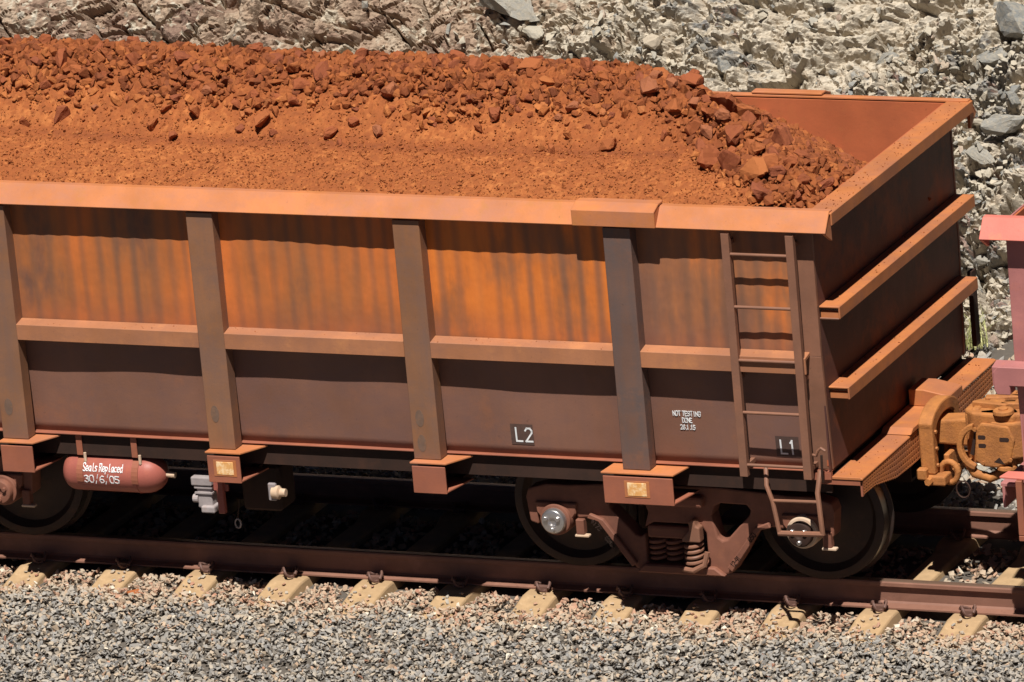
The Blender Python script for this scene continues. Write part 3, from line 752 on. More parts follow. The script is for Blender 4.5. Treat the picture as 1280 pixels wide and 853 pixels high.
def wagon1():
    root = w1
    body(root, XE, 1, XB, POSTS, mats1, [(2.126, 1.318), (1.543, 1.262)])
    # inner faces
    part('inner_wall', M['inner'], root, (XB+0.03, XE-0.014, 1.296, 1.308, 1.75, 2.786), 0)
    part('inner_wall', M['inner'], root, (XB+0.03, XE-0.014, -1.308, -1.296, 1.75, 2.786), 0)
    part('inner_wall', M['inner'], root, (XE-0.035, XE-0.013, -1.30, 1.30, 0.99, 2.78), 0)
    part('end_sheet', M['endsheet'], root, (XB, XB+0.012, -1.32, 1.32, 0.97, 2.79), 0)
    MB().prism([(XB-0.165, 2.706), (XB-0.165, 2.794), (XB+0.01, 2.796), (XB+0.01, 2.78), (XB-0.15, 2.78), (XB-0.15, 2.706)], 1, -1.37, 1.37).build('end_rim', M['end'], root, 0.004)
    # posts and their feet
    for k, xp in enumerate(POSTS):
        for sy in (-1, 1):
            f = -sy
            yy = lambda a, b: (min(a*f, b*f), max(a*f, b*f))
            MB().box(xp-0.1, xp+0.1, *yy(-1.442, -1.33), 0.945, 2.66).build('post', M['post_dark'] if k == 4 else M['post'], root, 0.004)
            hw = 0.256 if k == 4 else 0.125
            bxc = xp+0.026
            zt_ = 0.942
            MB().add([(bxc-hw-0.01, f*-1.505, zt_), (bxc+hw+0.01, f*-1.505, zt_), (bxc+hw+(0.05 if k == 4 else 0.13), f*-1.30, zt_), (bxc-hw+0.01, f*-1.30, zt_), (bxc-hw-0.01, f*-1.505, zt_-0.012), (bxc+hw+0.01, f*-1.505, zt_-0.012), (bxc+hw+(0.05 if k == 4 else 0.13), f*-1.30, zt_-0.012), (bxc-hw+0.01, f*-1.30, zt_-0.012)],
                     [(0, 1, 2, 3), (4, 5, 6, 7), (0, 1, 5, 4), (1, 2, 6, 5), (2, 3, 7, 6), (3, 0, 4, 7)]).build('bracket_top_plate', M['rim'], root, 0.002)
            MB().box(bxc-hw, bxc+hw, *yy(-1.50, -1.486), 0.718, 0.912).build('bracket', M['bracket'], root, 0.003)
            MB().add([(bxc-hw, f*-1.486, 0.722), (bxc+hw, f*-1.486, 0.722), (bxc+hw+0.06, f*-1.18, 0.722), (bxc-hw-0.03, f*-1.18, 0.722), (bxc-hw, f*-1.486, 0.734), (bxc+hw, f*-1.486, 0.734), (bxc+hw+0.06, f*-1.18, 0.734), (bxc-hw-0.03, f*-1.18, 0.734)],
                     [(0, 1, 2, 3), (4, 5, 6, 7), (0, 1, 5, 4), (1, 2, 6, 5), (2, 3, 7, 6), (3, 0, 4, 7)]).build('bracket_bottom_plate', M['bracket'], root, 0.002)
            MB().box(bxc-0.012, bxc+0.012, *yy(-1.484, -0.2), 0.70, 0.93).build('cross_bearer', M['dark'], root)
            MB().box(bxc-0.07, bxc+0.07, *yy(-1.20, -0.2), 0.66, 0.712).build('cross_bearer', M['dark'], root)
    for k_, zz in ((1, 1.18), (2, 1.20), (3, 1.24), (3, 1.06)):
        xp = POSTS[k_]-0.03
        MB().prism([(xp+0.032*math.cos(R(q)), zz+0.062*math.sin(R(q))) for q in range(0, 360, 24)], 1, -1.4435, -1.4405).build('worn_mark', M['patch2'], root)
    # gold plates
    for a, b in ((0.405, 0.545), (-2.695, -2.565)):
        part('reflector_backing', M['end'], root, (a-0.022, b+0.022, -1.503, -1.4985, 0.766, 0.884), 0.001)
        part('reflector_plate', M['gold'], root, (a, b, -1.506, -1.4995, 0.778, 0.872), 0.002, 'ochre yellow reflector plate on the post bracket')
    # rim cap over the ladder-side post, both sides
    for f in (1, -1):
        MB().prism([(f*-1.492, 2.68), (f*-1.492, 2.793), (f*-1.40, 2.828), (f*-1.318, 2.828), (f*-1.318, 2.812), (f*-1.40, 2.81), (f*-1.478, 2.782), (f*-1.478, 2.68)], 0, 0.16 if f > 0 else 0.36, 0.765 if f > 0 else 0.89).build('rim_stiffener', M['rim'], root, 0.004)
        for xx in ((0.162, 0.174), (0.751, 0.763)) if f > 0 else ((0.362, 0.374), (0.876, 0.888)):
            MB().prism([(f*-1.478, 2.684), (f*-1.478, 2.782), (f*-1.40, 2.808), (f*-1.37, 2.79), (f*-1.455, 2.684)], 0, *xx).build('rim_stiffener_cheek', M['rim'], root)
    # ladder
    lad = empty('ladder', (0, 0, 0), root)
    for a in (1.226, 1.688):
        MB().prism([(a, -1.470), (a+0.056, -1.470), (a+0.056, -1.425), (a+0.050, -1.425), (a+0.050, -1.464), (a, -1.464)], 2, 0.945, 2.655).build('stile', M['ladder'], lad, 0.0015)
        for z in (2.56, 1.62, 0.99): part('stand_off', M['ladder'], lad, (a+0.014, a+0.044, -1.464, -1.335 if z > 1.3 else -1.28, z, z+0.03), 0)
    rg = None
    for z in (2.509, 2.140, 1.765, 1.397, 1.025):
        rg_ = MB().cyl((1.262, -1.455, z), (1.70, -1.455, z), 0.0115, seg=10).build('rung', M['ladder'], lad, 0, True)
    MB().tube([(1.83, -1.302, 2.035), (1.975, -1.302, 2.035)], 0.007, 6).build('grab_iron', M['ladder'], root, 0, True)
    part('far_ladder_stile', M['dark'], root, (1.87, 1.905, 1.345, 1.43, 1.0, 1.55), 0.003)
    # stirrup step below the ladder
    st = empty('stirrup_step', (0, 0, 0), root)
    MB().tube([(1.372, -1.36, 0.975), (1.40, -1.44, 0.88), (1.440, -1.452, 0.775), (1.474, -1.452, 0.545)], 0.016, 8).build('step_side', M['ladder'], st, 0, True)
    MB().tube([(1.765, -1.36, 0.975), (1.772, -1.452, 0.85), (1.786, -1.452, 0.550)], 0.018, 8).build('step_side', M['ladder'], st, 0, True)
    MB().tube([(1.436, -1.452, 0.778), (1.775, -1.452, 0.784)], 0.012, 8).build('tread_bar', M['ladder'], st, 0, True)
    MB().tube([(1.466, -1.452, 0.547), (1.792, -1.452, 0.555)], 0.020, 8).build('tread_bar', M['ladder'], st, 0, True)
    # uncoupling lever hook beside the ladder foot
    MB().tube([(1.70, -1.39, 1.07), (1.735, -1.40, 1.10), (1.762, -1.40, 1.095), (1.775, -1.40, 1.13), (1.80, -1.40, 1.15), (1.83, -1.40, 1.13)], 0.011, 8).build('lever_hook', M['ladder'], root, 0, True)
    MB().tube([(1.80, -1.40, 1.10), (1.795, -1.40, 0.96), (1.79, -1.38, 0.9)], 0.009, 8).build('lever_rod', M['dark'], root, 0, True)
    # marks
    py = lambda x, z: -YW+0.006+0.058*(1.75-z)/(1.75-0.966)-0.007
    mid0 = 1.738
    tilt = 0.058/(1.738-0.972)
    def plate(x0, x1, z0, z1, mat, off, name):
        gx_, gz_ = np.meshgrid(np.linspace(x0, x1, 8), np.linspace(z0, z1, 8), indexing='ij')
        gy_ = py(0, gz_)+dent(gx_, gz_, 1)-0.0005
        o = grid_mesh(name, np.stack([gx_, gy_, gz_], -1), mat, None, True); o.parent = root
    plate(-0.520, -0.352, 1.035, 1.185, M['patch'], 0.002, 'mark_background')
    plate(1.430, 1.600, 1.035, 1.185, M['patch'], 0.002, 'mark_background')
    s1 = lambda p, r: py(p, r)+float(dent(np.array([p]), np.array([r]), 1)[0])-0.0025
    lettering('L', -0.480, 1.060, 0.095, 0, M['white'], root, 0.0115, surf=s1, asp=0.66).__setitem__('label', 'white painted letter of the mark L2')
    lettering('2', -0.410, 1.060, 0.095, 0, M['white'], root, 0.0115, surf=s1, asp=0.75).__setitem__('label', 'white painted digit of the mark L2')
    lettering('L', 1.466, 1.060, 0.095, 0, M['white'], root, 0.0115, surf=s1, asp=0.66).__setitem__('label', 'white painted letter of the mark L1')
    lettering('1', 1.525, 1.060, 0.095, 0, M['white'], root, 0.0115, surf=s1, asp=0.75).__setitem__('label', 'white painted digit of the mark L1')
    for tx_, x, z, h in (('NOT TESTING', 0.704, 1.302, 0.034), ('DONE', 0.768, 1.254, 0.032), ('26.1.15', 0.748, 1.204, 0.032)):
        lettering(tx_, x, z, h, 0, M['white'], root, 0.0042, sp=1.22, jitter=0.3, surf=s1, asp=0.70)
    # air tank
    tk = empty('air_tank', (0, 0, 0), root)
    cz, ty = 0.652, -1.20; r_ = 0.140
    prof = [(0.0, 0.012)]+[(0.10*(1-math.cos(a)), r_*math.sin(a)) for a in [R(q) for q in (15, 30, 45, 60, 75, 90)]]
    L_ = 0.80
    prof += [(0.60, r_)]+[(0.601, r_+0.004), (0.612, r_+0.004), (0.613, r_)]+[(L_-0.15*(1-math.sin(R(90-q))) if False else L_-0.16+0.16*math.sin(R(q)), r_*math.cos(R(q))) for q in (10, 25, 40, 55, 70, 82, 89)]
    MB().lathe(prof, (-4.04, ty, cz), 'x', 36).build('tank_shell', M['tank'], tk, 0, True)
    for x in (-3.885, -3.455):
        arc = [(ty+(r_+0.006)*math.cos(R(q)), cz+(r_+0.006)*math.sin(R(q))) for q in range(75, 200, 12)]
        inn = [(ty+(r_+0.001)*math.cos(R(q)), cz+(r_+0.001)*math.sin(R(q))) for q in range(75, 200, 12)]
        for (a0, b0), (a1, b1), (c1, d1), (c0, d0) in zip(arc[:-1], arc[1:], inn[1:], inn[:-1]): pass
        MB().prism(arc+inn[::-1], 0, x, x+0.05).build('strap', M['bracket'], tk)
        part('hanger', M['bracket'], tk, (x, x+0.046, ty-0.10, ty-0.09, cz+0.145, 0.95), 0.002)
        MB().cyl((x+0.062, ty-0.10, cz+0.10), (x+0.062, ty-0.10, cz+0.165), 0.011, seg=8).build('bolt', M['ring'], tk)
    MB().cyl((-3.245, ty, cz), (-3.18, ty, cz-0.004), 0.022, seg=12).build('nozzle', M['ring'], tk)
    sf = lambda p, r: ty-math.sqrt(max(1e-4, (r_+0.002)**2-(r-cz)**2))-0.002
    lettering('Seals Replaced', -3.835, 0.694, 0.050, 0, M['white'], tk, 0.0048, sp=1.25, jitter=0.25, surf=sf, asp=0.56)
    lettering('30/6/05', -3.825, 0.612, 0.052, 0, M['white'], tk, 0.0055, sp=1.25, jitter=0.2, surf=sf, asp=0.92)
    # brake valve group by the second bracket
    vg = empty('brake_valve', (0, 0, 0), root)
    MB().box(-3.0, -2.885, -1.25, -1.12, 0.43, 0.64).build('valve_body', M['grey'], vg, 0.012, False, 2)
    MB().box(-3.03, -2.87, -1.27, -1.10, 0.60, 0.665).build('valve_cover', M['grey'], vg, 0.01, False, 2)
    MB().box(-2.965, -2.86, -1.28, -1.12, 0.405, 0.455).build('valve_foot', M['grey'], vg, 0.01, False, 2)
    MB().cyl((-3.03, -1.24, 0.50), (-2.99, -1.24, 0.50), 0.03, seg=14).build('valve_plug', M['grey'], vg)
    for z in (0.54, 0.58): MB().box(-3.01, -2.875, -1.262, -1.108, z, z+0.012).build('valve_fin', M['grey'], vg)
    MB().box(-2.84, -2.79, -1.26, -1.22, 0.40, 0.72).build('valve_bracket', M['tank'], vg, 0.004)
    MB().box(-2.875, -2.76, -1.235, -1.215, 0.56, 0.76).build('valve_bracket', M['tank'], vg, 0.004)
    MB().lathe([(0, 0.06), (0.02, 0.13), (0.12, 0.14), (0.2, 0.13), (0.23, 0.06)], (-2.6, -1.02, 0.56), 'y', 24).build('valve_chamber', M['dark'], vg, 0, True)
    MB().box(-2.75, -2.45, -1.05, -0.8, 0.36, 0.70).build('valve_chamber', M['dark'], vg, 0.02)
    MB().lathe([(0, 0.02), (0.0, 0.045), (0.05, 0.05), (0.06, 0.03), (0.10, 0.028)], (-2.43, -1.2, 0.56), 'x', 14).build('drain_cock', M['ring'], vg, 0, True)
    MB().box(-2.46, -2.40, -1.22, -1.18, 0.50, 0.63).build('drain_cock', M['grey'], vg, 0.008)
    MB().tube([(-2.83+0.022*math.sin(q/10*2*PI), -1.0, 0.24+0.034*math.cos(q/10*2*PI)) for q in range(11)], 0.006, 6).build('pull_ring', M['grey'], vg, 0, True)
    MB().tube([(-2.83, -1.0, 0.275), (-2.80, -1.0, 0.42)], 0.005, 6).build('pull_rod', M['dark'], vg)
    # underframe
    for y0, y1 in ((-0.27, -0.25), (0.25, 0.27)): part('centre_sill', M['dark'], root, (XB, 1.98, y0, y1, 0.56, 0.936), 0)
    part('centre_sill', M['dark'], root, (XB, 1.98, -0.27, 0.27, 0.54, 0.56), 0)
    for y in (-0.62, 0.55): MB().cyl((XB, y, 0.60), (1.9, y, 0.60), 0.022, seg=10).build('brake_pipe', M['dark'], root)
    MB().cyl((-4.3, -0.2, 0.72), (-3.5, -0.2, 0.72), 0.13, seg=24).build('brake_cylinder', M['dark'], root, 0, True)
    for x in (0.61, -5.49): part('body_bolster', M['dark'], root, (x-0.2, x+0.2, -1.1, 1.1, 0.74, 0.936), 0.01)
    # end platform beam
    MB().prism([(1.64, 0.952), (1.70, 0.925), (2.052, 0.925), (2.052, 0.912), (1.64, 0.912)] if False else [(1.832, 0.926), (2.035, 0.926), (2.052, 0.918), (2.052, 0.906), (1.832, 0.906)], 1, -1.325, 1.32).build('end_platform', M['end'], root, 0.003)
    MB().box(1.80, 1.84, -1.3, 1.3, 0.90, 0.921).build('platform_edge', M['dark'], root)
    MB().add([(1.66, -1.362, 0.953), (1.83, -1.33, 0.953), (1.83, -1.30, 0.953), (1.66, -1.30, 0.953), (1.66, -1.362, 0.905), (1.83, -1.33, 0.905), (1.83, -1.30, 0.905), (1.66, -1.30, 0.905)],
             [(0, 1, 2, 3), (4, 5, 6, 7), (0, 1, 5, 4), (1, 2, 6, 5), (2, 3, 7, 6), (3, 0, 4, 7)]).build('corner_plate', M['bracket'], root)
    part('platform_edge', M['bracket'], root, (1.72, 2.045, -1.318, -1.305, 0.866, 0.903), 0.002)
    part('platform_edge', M['bracket'], root, (2.03, 2.045, -1.318, -1.28, 0.79, 0.905), 0.002)
    # outward face with punched holes, built as a real perforated plate
    def zb(y):
        return float(np.interp(y, [-1.32, -1.10, -0.70, -0.40, 0.42, 0.72, 1.1, 1.32], [0.805, 0.80, 0.72, 0.71, 0.71, 0.72, 0.74, 0.77]))
    mb = MB()
    ny, nz = 64, 5
    for yi in range(ny):
        y0 = -1.315+yi*(2.63/ny); y1 = y0+2.63/ny
        for zi in range(nz):
            za, zb_ = 0.904, zb((y0+y1)/2)
            z1 = za-(za-zb_)*zi/nz; z0 = za-(za-zb_)*(zi+1)/nz
            hy, hz = (y1-y0)*0.27, (z1-z0)*0.24; cy_, cz_ = (y0+y1)/2, (z0+z1)/2
            if abs(cy_) < 0.26: 
                mb.add([(2.05, y0, z0), (2.05, y1, z0), (2.05, y1, z1), (2.05, y0, z1)], [(0, 1, 2, 3)]); continue
            o_ = [(2.05, y0, z0), (2.05, y1, z0), (2.05, y1, z1), (2.05, y0, z1)]
            i_ = [(2.05, cy_-hy, cz_-hz), (2.05, cy_+hy, cz_-hz), (2.05, cy_+hy, cz_+hz), (2.05, cy_-hy, cz_+hz)]
            b_ = [(2.035, p[1], p[2]) for p in i_]
            mb.add(o_+i_+b_, [(0, 1, 5, 4), (1, 2, 6, 5), (2, 3, 7, 6), (3, 0, 4, 7), (4, 5, 9, 8), (5, 6, 10, 9), (6, 7, 11, 10), (7, 4, 8, 11), (8, 9, 10, 11)])
    mb.build('perforated_beam_face', M['end'], root)
    # raised covers over the draft pocket
    MB().add([(1.84, -0.42, 0.93), (2.06, -0.42, 0.93), (2.06, -0.36, 0.965), (1.84, -0.36, 0.965), (1.84, 0.36, 0.93), (2.06, 0.36, 0.93), (2.06, 0.30, 0.965), (1.84, 0.30, 0.965)],
             [(0, 1, 2, 3), (4, 5, 6, 7), (3, 2, 6, 7), (0, 1, 5, 4), (1, 2, 6, 5), (0, 3, 7, 4)]).build('draft_pocket_cover', M['end'], root, 0.004)
    MB().prism([(1.86, 0.965), (1.86, 1.085), (1.97, 1.085), (2.10, 1.06), (2.16, 1.05), (2.16, 0.985), (2.08, 0.985), (1.97, 0.965)], 1, 0.10, 0.36).build('cover_cap', M['end'], root, 0.006)
    # striker: arched casting round the coupler shank
    stk = empty('striker', (0, 0, 0), root)
    arch_o = [(-0.275, 0.60)]+[(-0.29+0.015, 0.93)]+[(-0.01-0.28*math.cos(R(q)), 0.93+0.135*math.sin(R(q))) for q in range(15, 180, 15)]+[(0.27, 0.93), (0.27, 0.60)]
    arch_i = [(0.17, 0.60), (0.17, 0.90)]+[(-0.01+0.18*math.cos(R(q)), 0.90+0.075*math.sin(R(q))) for q in range(20, 180, 20)]+[(-0.19, 0.90), (-0.19, 0.60)]
    MB().prism(arch_o+arch_i, 0, 2.06, 2.165).build('striker_arch', M['coupler'], stk, 0.014, False, 2)
    for z in (0.66, 0.78, 0.90): MB().cyl((2.165, -0.232, z), (2.18, -0.232, z), 0.014, seg=6).build('striker_bolt', M['coupler'], stk)
    MB().box(2.09, 2.24, -0.30, 0.28, 0.53, 0.60).build('carrier_bar', M['coupler'], stk, 0.012, False, 2)
    MB().tube([(2.235+0.062*math.cos(R(q)), -0.19, 0.60+0.075*math.sin(R(q))) for q in range(0, 361, 24)], 0.022, 10).build('carrier_ring', M['coupler'], stk, 0, True)
    MB().box(2.19, 2.23, -0.17, 0.1, 0.57, 0.72).build('carrier_ring_web', M['coupler'], stk, 0.008)
    MB().box(2.05, 2.12, -0.34, -0.28, 0.58, 0.66).build('carrier_lug', M['coupler'], stk, 0.01)
    MB().cyl((2.13, -0.345, 0.57), (2.13, -0.29, 0.57), 0.026, seg=6).build('carrier_nut', M['coupler'], stk)
body_parts_of(w1, wagon1)

def coupler(root, xs, d, y0, mat, zc=0.85):
    """knuckle coupler: shank, head with guard arm, knuckle, lock lift and slots"""
    cp = empty('coupler', (0, 0, 0), root)
    X = lambda t: xs+d*t
    def P(pts): return pts if d > 0 else [p for p in pts[::-1]]
    MB().prism(P([(X(-0.15), 0.76), (X(0.16), 0.75), (X(0.20), 0.72), (X(0.20), 0.97), (X(0.16), 0.955), (X(-0.15), 0.93)]), 1, y0-0.085, y0+0.085).build('shank', mat, cp, 0.02, False, 3)
    head = [(0.12, -0.10), (0.20, -0.185), (0.34, -0.20), (0.50, -0.195), (0.545, -0.13), (0.50, -0.06), (0.44, -0.03), (0.42, 0.05), (0.47, 0.10), (0.56, 0.15), (0.55, 0.21), (0.40, 0.215), (0.22, 0.17), (0.12, 0.10)]
    pts = [(X(a), y0+d*b) for a, b in head]
    MB().prism(pts if d > 0 else pts[::-1], 2, 0.665, 1.035).build('coupler_head', mat, cp, 0.022, False, 3)
    # collar where the head meets the shank
    MB().prism(P([(X(0.13), 0.70), (X(0.19), 0.66), (X(0.24), 0.655), (X(0.24), 1.05), (X(0.19), 1.045), (X(0.13), 1.0)]), 1, y0-0.135, y0+0.135).build('head_collar', mat, cp, 0.02, False, 3)
    # knuckle with pin
    kn = [(0.34, -0.215), (0.50, -0.22), (0.585, -0.17), (0.60, -0.06), (0.565, 0.0), (0.50, 0.0), (0.52, -0.08), (0.46, -0.13), (0.36, -0.12)]
    pts = [(X(a), y0+d*b) for a, b in kn]
    MB().prism(pts if d > 0 else pts[::-1], 2, 0.72, 0.98).build('knuckle', mat, cp, 0.015, False, 2)
    MB().cyl((X(0.43), y0-d*0.165, 0.64), (X(0.43), y0-d*0.165, 1.075), 0.034, seg=16).build('knuckle_pin', mat, cp, 0.004, True)
    # ears above and below, ribs and slots
    for z0, z1 in ((1.03, 1.062), (0.635, 0.667)):
        MB().lathe([(z0, 0.075), (z1, 0.07)], (X(0.43), y0-d*0.165, 0), 'z', 22).build('pivot_ear', mat, cp, 0.006)
    MB().prism([(X(0.16), y0-0.06), (X(0.42), y0-0.10), (X(0.44), y0-0.06), (X(0.20), y0+0.0)], 2, 1.03, 1.075).build('top_rib', mat, cp, 0.008)
    MB().prism([(X(0.22), y0+0.05), (X(0.50), y0+0.13), (X(0.50), y0+0.17), (X(0.20), y0+0.12)], 2, 1.03, 1.068).build('top_rib', mat, cp, 0.008)
    MB().lathe([(1.03, 0.06), (1.055, 0.055), (1.06, 0.03)], (X(0.31), y0+0.05, 0), 'z', 18).build('lock_boss', mat, cp, 0.004)
    return cp
def c1():
    cp = coupler(w1, 2.22, 1, 0.0, M['coupler'])
    # curved guard rib and slots on the near side of the head
    arc = [(2.47+0.155*math.cos(R(q)), 0.80+0.17*math.sin(R(q))) for q in range(100, 262, 12)]
    arc2 = [(2.47+0.115*math.cos(R(q)), 0.80+0.13*math.sin(R(q))) for q in range(260, 98, -12)]
    MB().prism(arc+arc2, 1, -0.235, -0.19).build('guard_rib', M['coupler'], cp, 0.008, False, 2)
    MB().prism([(2.44, 0.70), (2.46, 0.93), (2.50, 0.975), (2.70, 0.96), (2.74, 0.86), (2.70, 0.70), (2.60, 0.655), (2.50, 0.66)], 1, -0.228, -0.192).build('knuckle_cheek', M['coupler'], cp, 0.014, False, 2)
    for a, z, w_ in ((2.475, 0.875, 0.055), (2.475, 0.815, 0.055), (2.63, 0.865, 0.07)):
        MB().prism([(a, z-0.012), (a+0.008, z-0.016), (a+w_-0.008, z-0.016), (a+w_, z-0.006), (a+w_, z+0.006), (a+w_-0.008, z+0.014), (a+0.008, z+0.014), (a, z+0.008)], 1, -0.2295, -0.226).build('slot', M['cast_text'], cp)
    for a, z in ((2.455, 0.93), (2.70, 0.72), (2.50, 0.69)): MB().cyl((a, -0.236, z), (a, -0.222, z), 0.014, seg=8).build('head_bolt', M['coupler'], cp)
    MB().prism([(2.58, 0.70), (2.66, 0.685), (2.62, 0.735)], 1, -0.2295, -0.226).build('slot', M['cast_text'], cp)
    MB().prism([(2.40, 0.74), (2.44, 0.90), (2.455, 0.90), (2.425, 0.73)], 1, -0.2, -0.19).build('slot', M['cast_text'], cp)
    MB().tube([(2.36, -0.16, 0.68), (2.42, -0.19, 0.60), (2.52, -0.17, 0.565), (2.62, -0.12, 0.60), (2.66, -0.1, 0.68)], 0.035, 10).build('lock_lift', M['coupler'], cp, 0, True)
    MB().tube([(2.35+0.05*math.cos(q/14*2*PI), -0.25, 0.50+0.06*math.sin(q/14*2*PI)) for q in range(15)], 0.006, 6).build('chain_ring', M['dark'], cp, 0, True)
    # air hose hanging under the coupler
    MB().tube([(2.08, 0.34, 0.62), (2.25, 0.34, 0.60), (2.40, 0.32, 0.50), (2.55, 0.28, 0.42), (2.72, 0.2, 0.40), (2.9, 0.1, 0.46), (3.0, 0.05, 0.6)], 0.026, 10).build('air_hose', M['dark'], cp, 0, True)
body_parts_of(w1, c1)

# ------------------------------------------------------------------ bogie
def wheel_part(parent, x, sy):
    y = sy*0.82
    prof = [(0, 0.10), (0.0, 0.13), (0.02, 0.15), (0.045, 0.20), (0.05, 0.36), (0.012, 0.395), (0.0, 0.402), (0.0, 0.452), (0.004, 0.4588), (0.10, 0.462), (0.108, 0.475), (0.115, 0.487), (0.13, 0.487), (0.14, 0.47), (0.14, 0.40), (0.105, 0.36), (0.10, 0.2), (0.12, 0.13), (0.12, 0.1)]
    prof = [(t*(-sy), r) for t, r in prof]
    o = MB().lathe(prof, (x, y, 0.4588), 'y', 72).build('wheel', M['wheel'], parent, 0, True)
    o.data.materials.append(M['tread'])
    for p in o.data.polygons:
        c = p.center; r = math.hypot(c.x-x, c.z-0.4588)
        if 0.4575 < r < 0.463: p.material_index = 1
    return o
def side_frame(parent, xc, sy, detail):
    """cast three-piece bogie side frame: polygon outline with windows, as plates of real thickness"""
    y0, y1 = (sy*1.13, sy*0.99)
    a, b = min(y0, y1), max(y0, y1)
    X = lambda t: xc+t
    top = [(-1.14, 0.60), (-1.12, 0.66), (-0.98, 0.70), (-0.80, 0.70), (-0.62, 0.715), (-0.30, 0.735), (0.30, 0.735), (0.62, 0.715), (0.80, 0.70), (0.98, 0.70), (1.12, 0.66), (1.14, 0.60)]
    bot = [(1.12, 0.42), (1.06, 0.40), (1.05, 0.52), (0.78, 0.52), (0.76, 0.46), (0.66, 0.47), (0.60, 0.46), (0.54, 0.40), (0.44, 0.24), (0.36, 0.125), (0.25, 0.09), (-0.25, 0.09), (-0.36, 0.125), (-0.44, 0.24), (-0.54, 0.40), (-0.60, 0.46), (-0.66, 0.47), (-0.76, 0.46), (-0.78, 0.52), (-1.05, 0.52), (-1.06, 0.40), (-1.12, 0.42)]
    win_r = [(0.235, 0.53), (0.26, 0.60), (0.31, 0.622), (0.50, 0.618), (0.525, 0.58), (0.51, 0.54), (0.43, 0.46), (0.34, 0.365), (0.30, 0.352), (0.27, 0.375)]
    win_l = [(-p, q) for p, q in win_r[::-1]]
    win_c = [(-0.27, 0.165), (0.16, 0.165), (0.185, 0.19), (0.185, 0.40), (0.15, 0.46), (-0.20, 0.46), (-0.27, 0.42)]
    bm = bmesh.new()
    def loop(pts):
        vs = [bm.verts.new((X(p), a, q)) for p, q in pts]
        return [bm.edges.new((vs[i], vs[(i+1) % len(vs)])) for i in range(len(vs))]
    es = loop(top+bot)+loop(win_r)+loop(win_l)+loop(win_c)
    bmesh.ops.triangle_fill(bm, use_beauty=True, use_dissolve=False, edges=es)
    # triangle_fill may fill the windows too: remove faces inside them
    def inside(p, poly):
        c = False
        for i in range(len(poly)):
            (x1, z1), (x2, z2) = poly[i], poly[i-1]
            if (z1 > p[1]) != (z2 > p[1]) and p[0] < (x2-x1)*(p[1]-z1)/(z2-z1)+x1: c = not c
        return c
    for f in list(bm.faces):
        c = f.calc_center_median(); q = (c.x-xc, c.z)
        if any(inside(q, w_) for w_ in (win_r, win_l, win_c)) or not inside(q, top+bot): bm.faces.remove(f)
    r = bmesh.ops.extrude_face_region(bm, geom=bm.faces[:])
    bmesh.ops.translate(bm, verts=[e for e in r['geom'] if isinstance(e, bmesh.types.BMVert)], vec=(0, b-a, 0))
    bmesh.ops.recalc_face_normals(bm, faces=bm.faces)
    me = bpy.data.meshes.new('side_frame'); bm.to_mesh(me); bm.free(); me.materials.append(M['bogie'])
    o = bpy.data.objects.new('side_frame', me); COL.objects.link(o); o.parent = parent
    bv = o.modifiers.new('bevel', 'BEVEL'); bv.width = 0.012; bv.segments = 2; bv.limit_method = 'ANGLE'; bv.angle_limit = R(35)
    if detail:
        # flanges along the diagonal struts
        for s_ in (-1, 1):
            MB().prism([(X(s_*0.66), 0.51), (X(s_*0.68), 0.475), (X(s_*0.60), 0.455), (X(s_*0.44), 0.235), (X(s_*0.37), 0.14), (X(s_*0.335), 0.17), (X(s_*0.41), 0.27), (X(s_*0.56), 0.47)][::s_], 1, sy*1.165, sy*1.13).build('strut_flange', M['bogie'], parent, 0.006)
        MB().prism([(X(-0.34), 0.105), (X(0.32), 0.105), (X(0.24), 0.165), (X(-0.28), 0.165)], 1, sy*1.17, sy*1.10).build('spring_seat', M['bogie'], parent, 0.01)
    return o
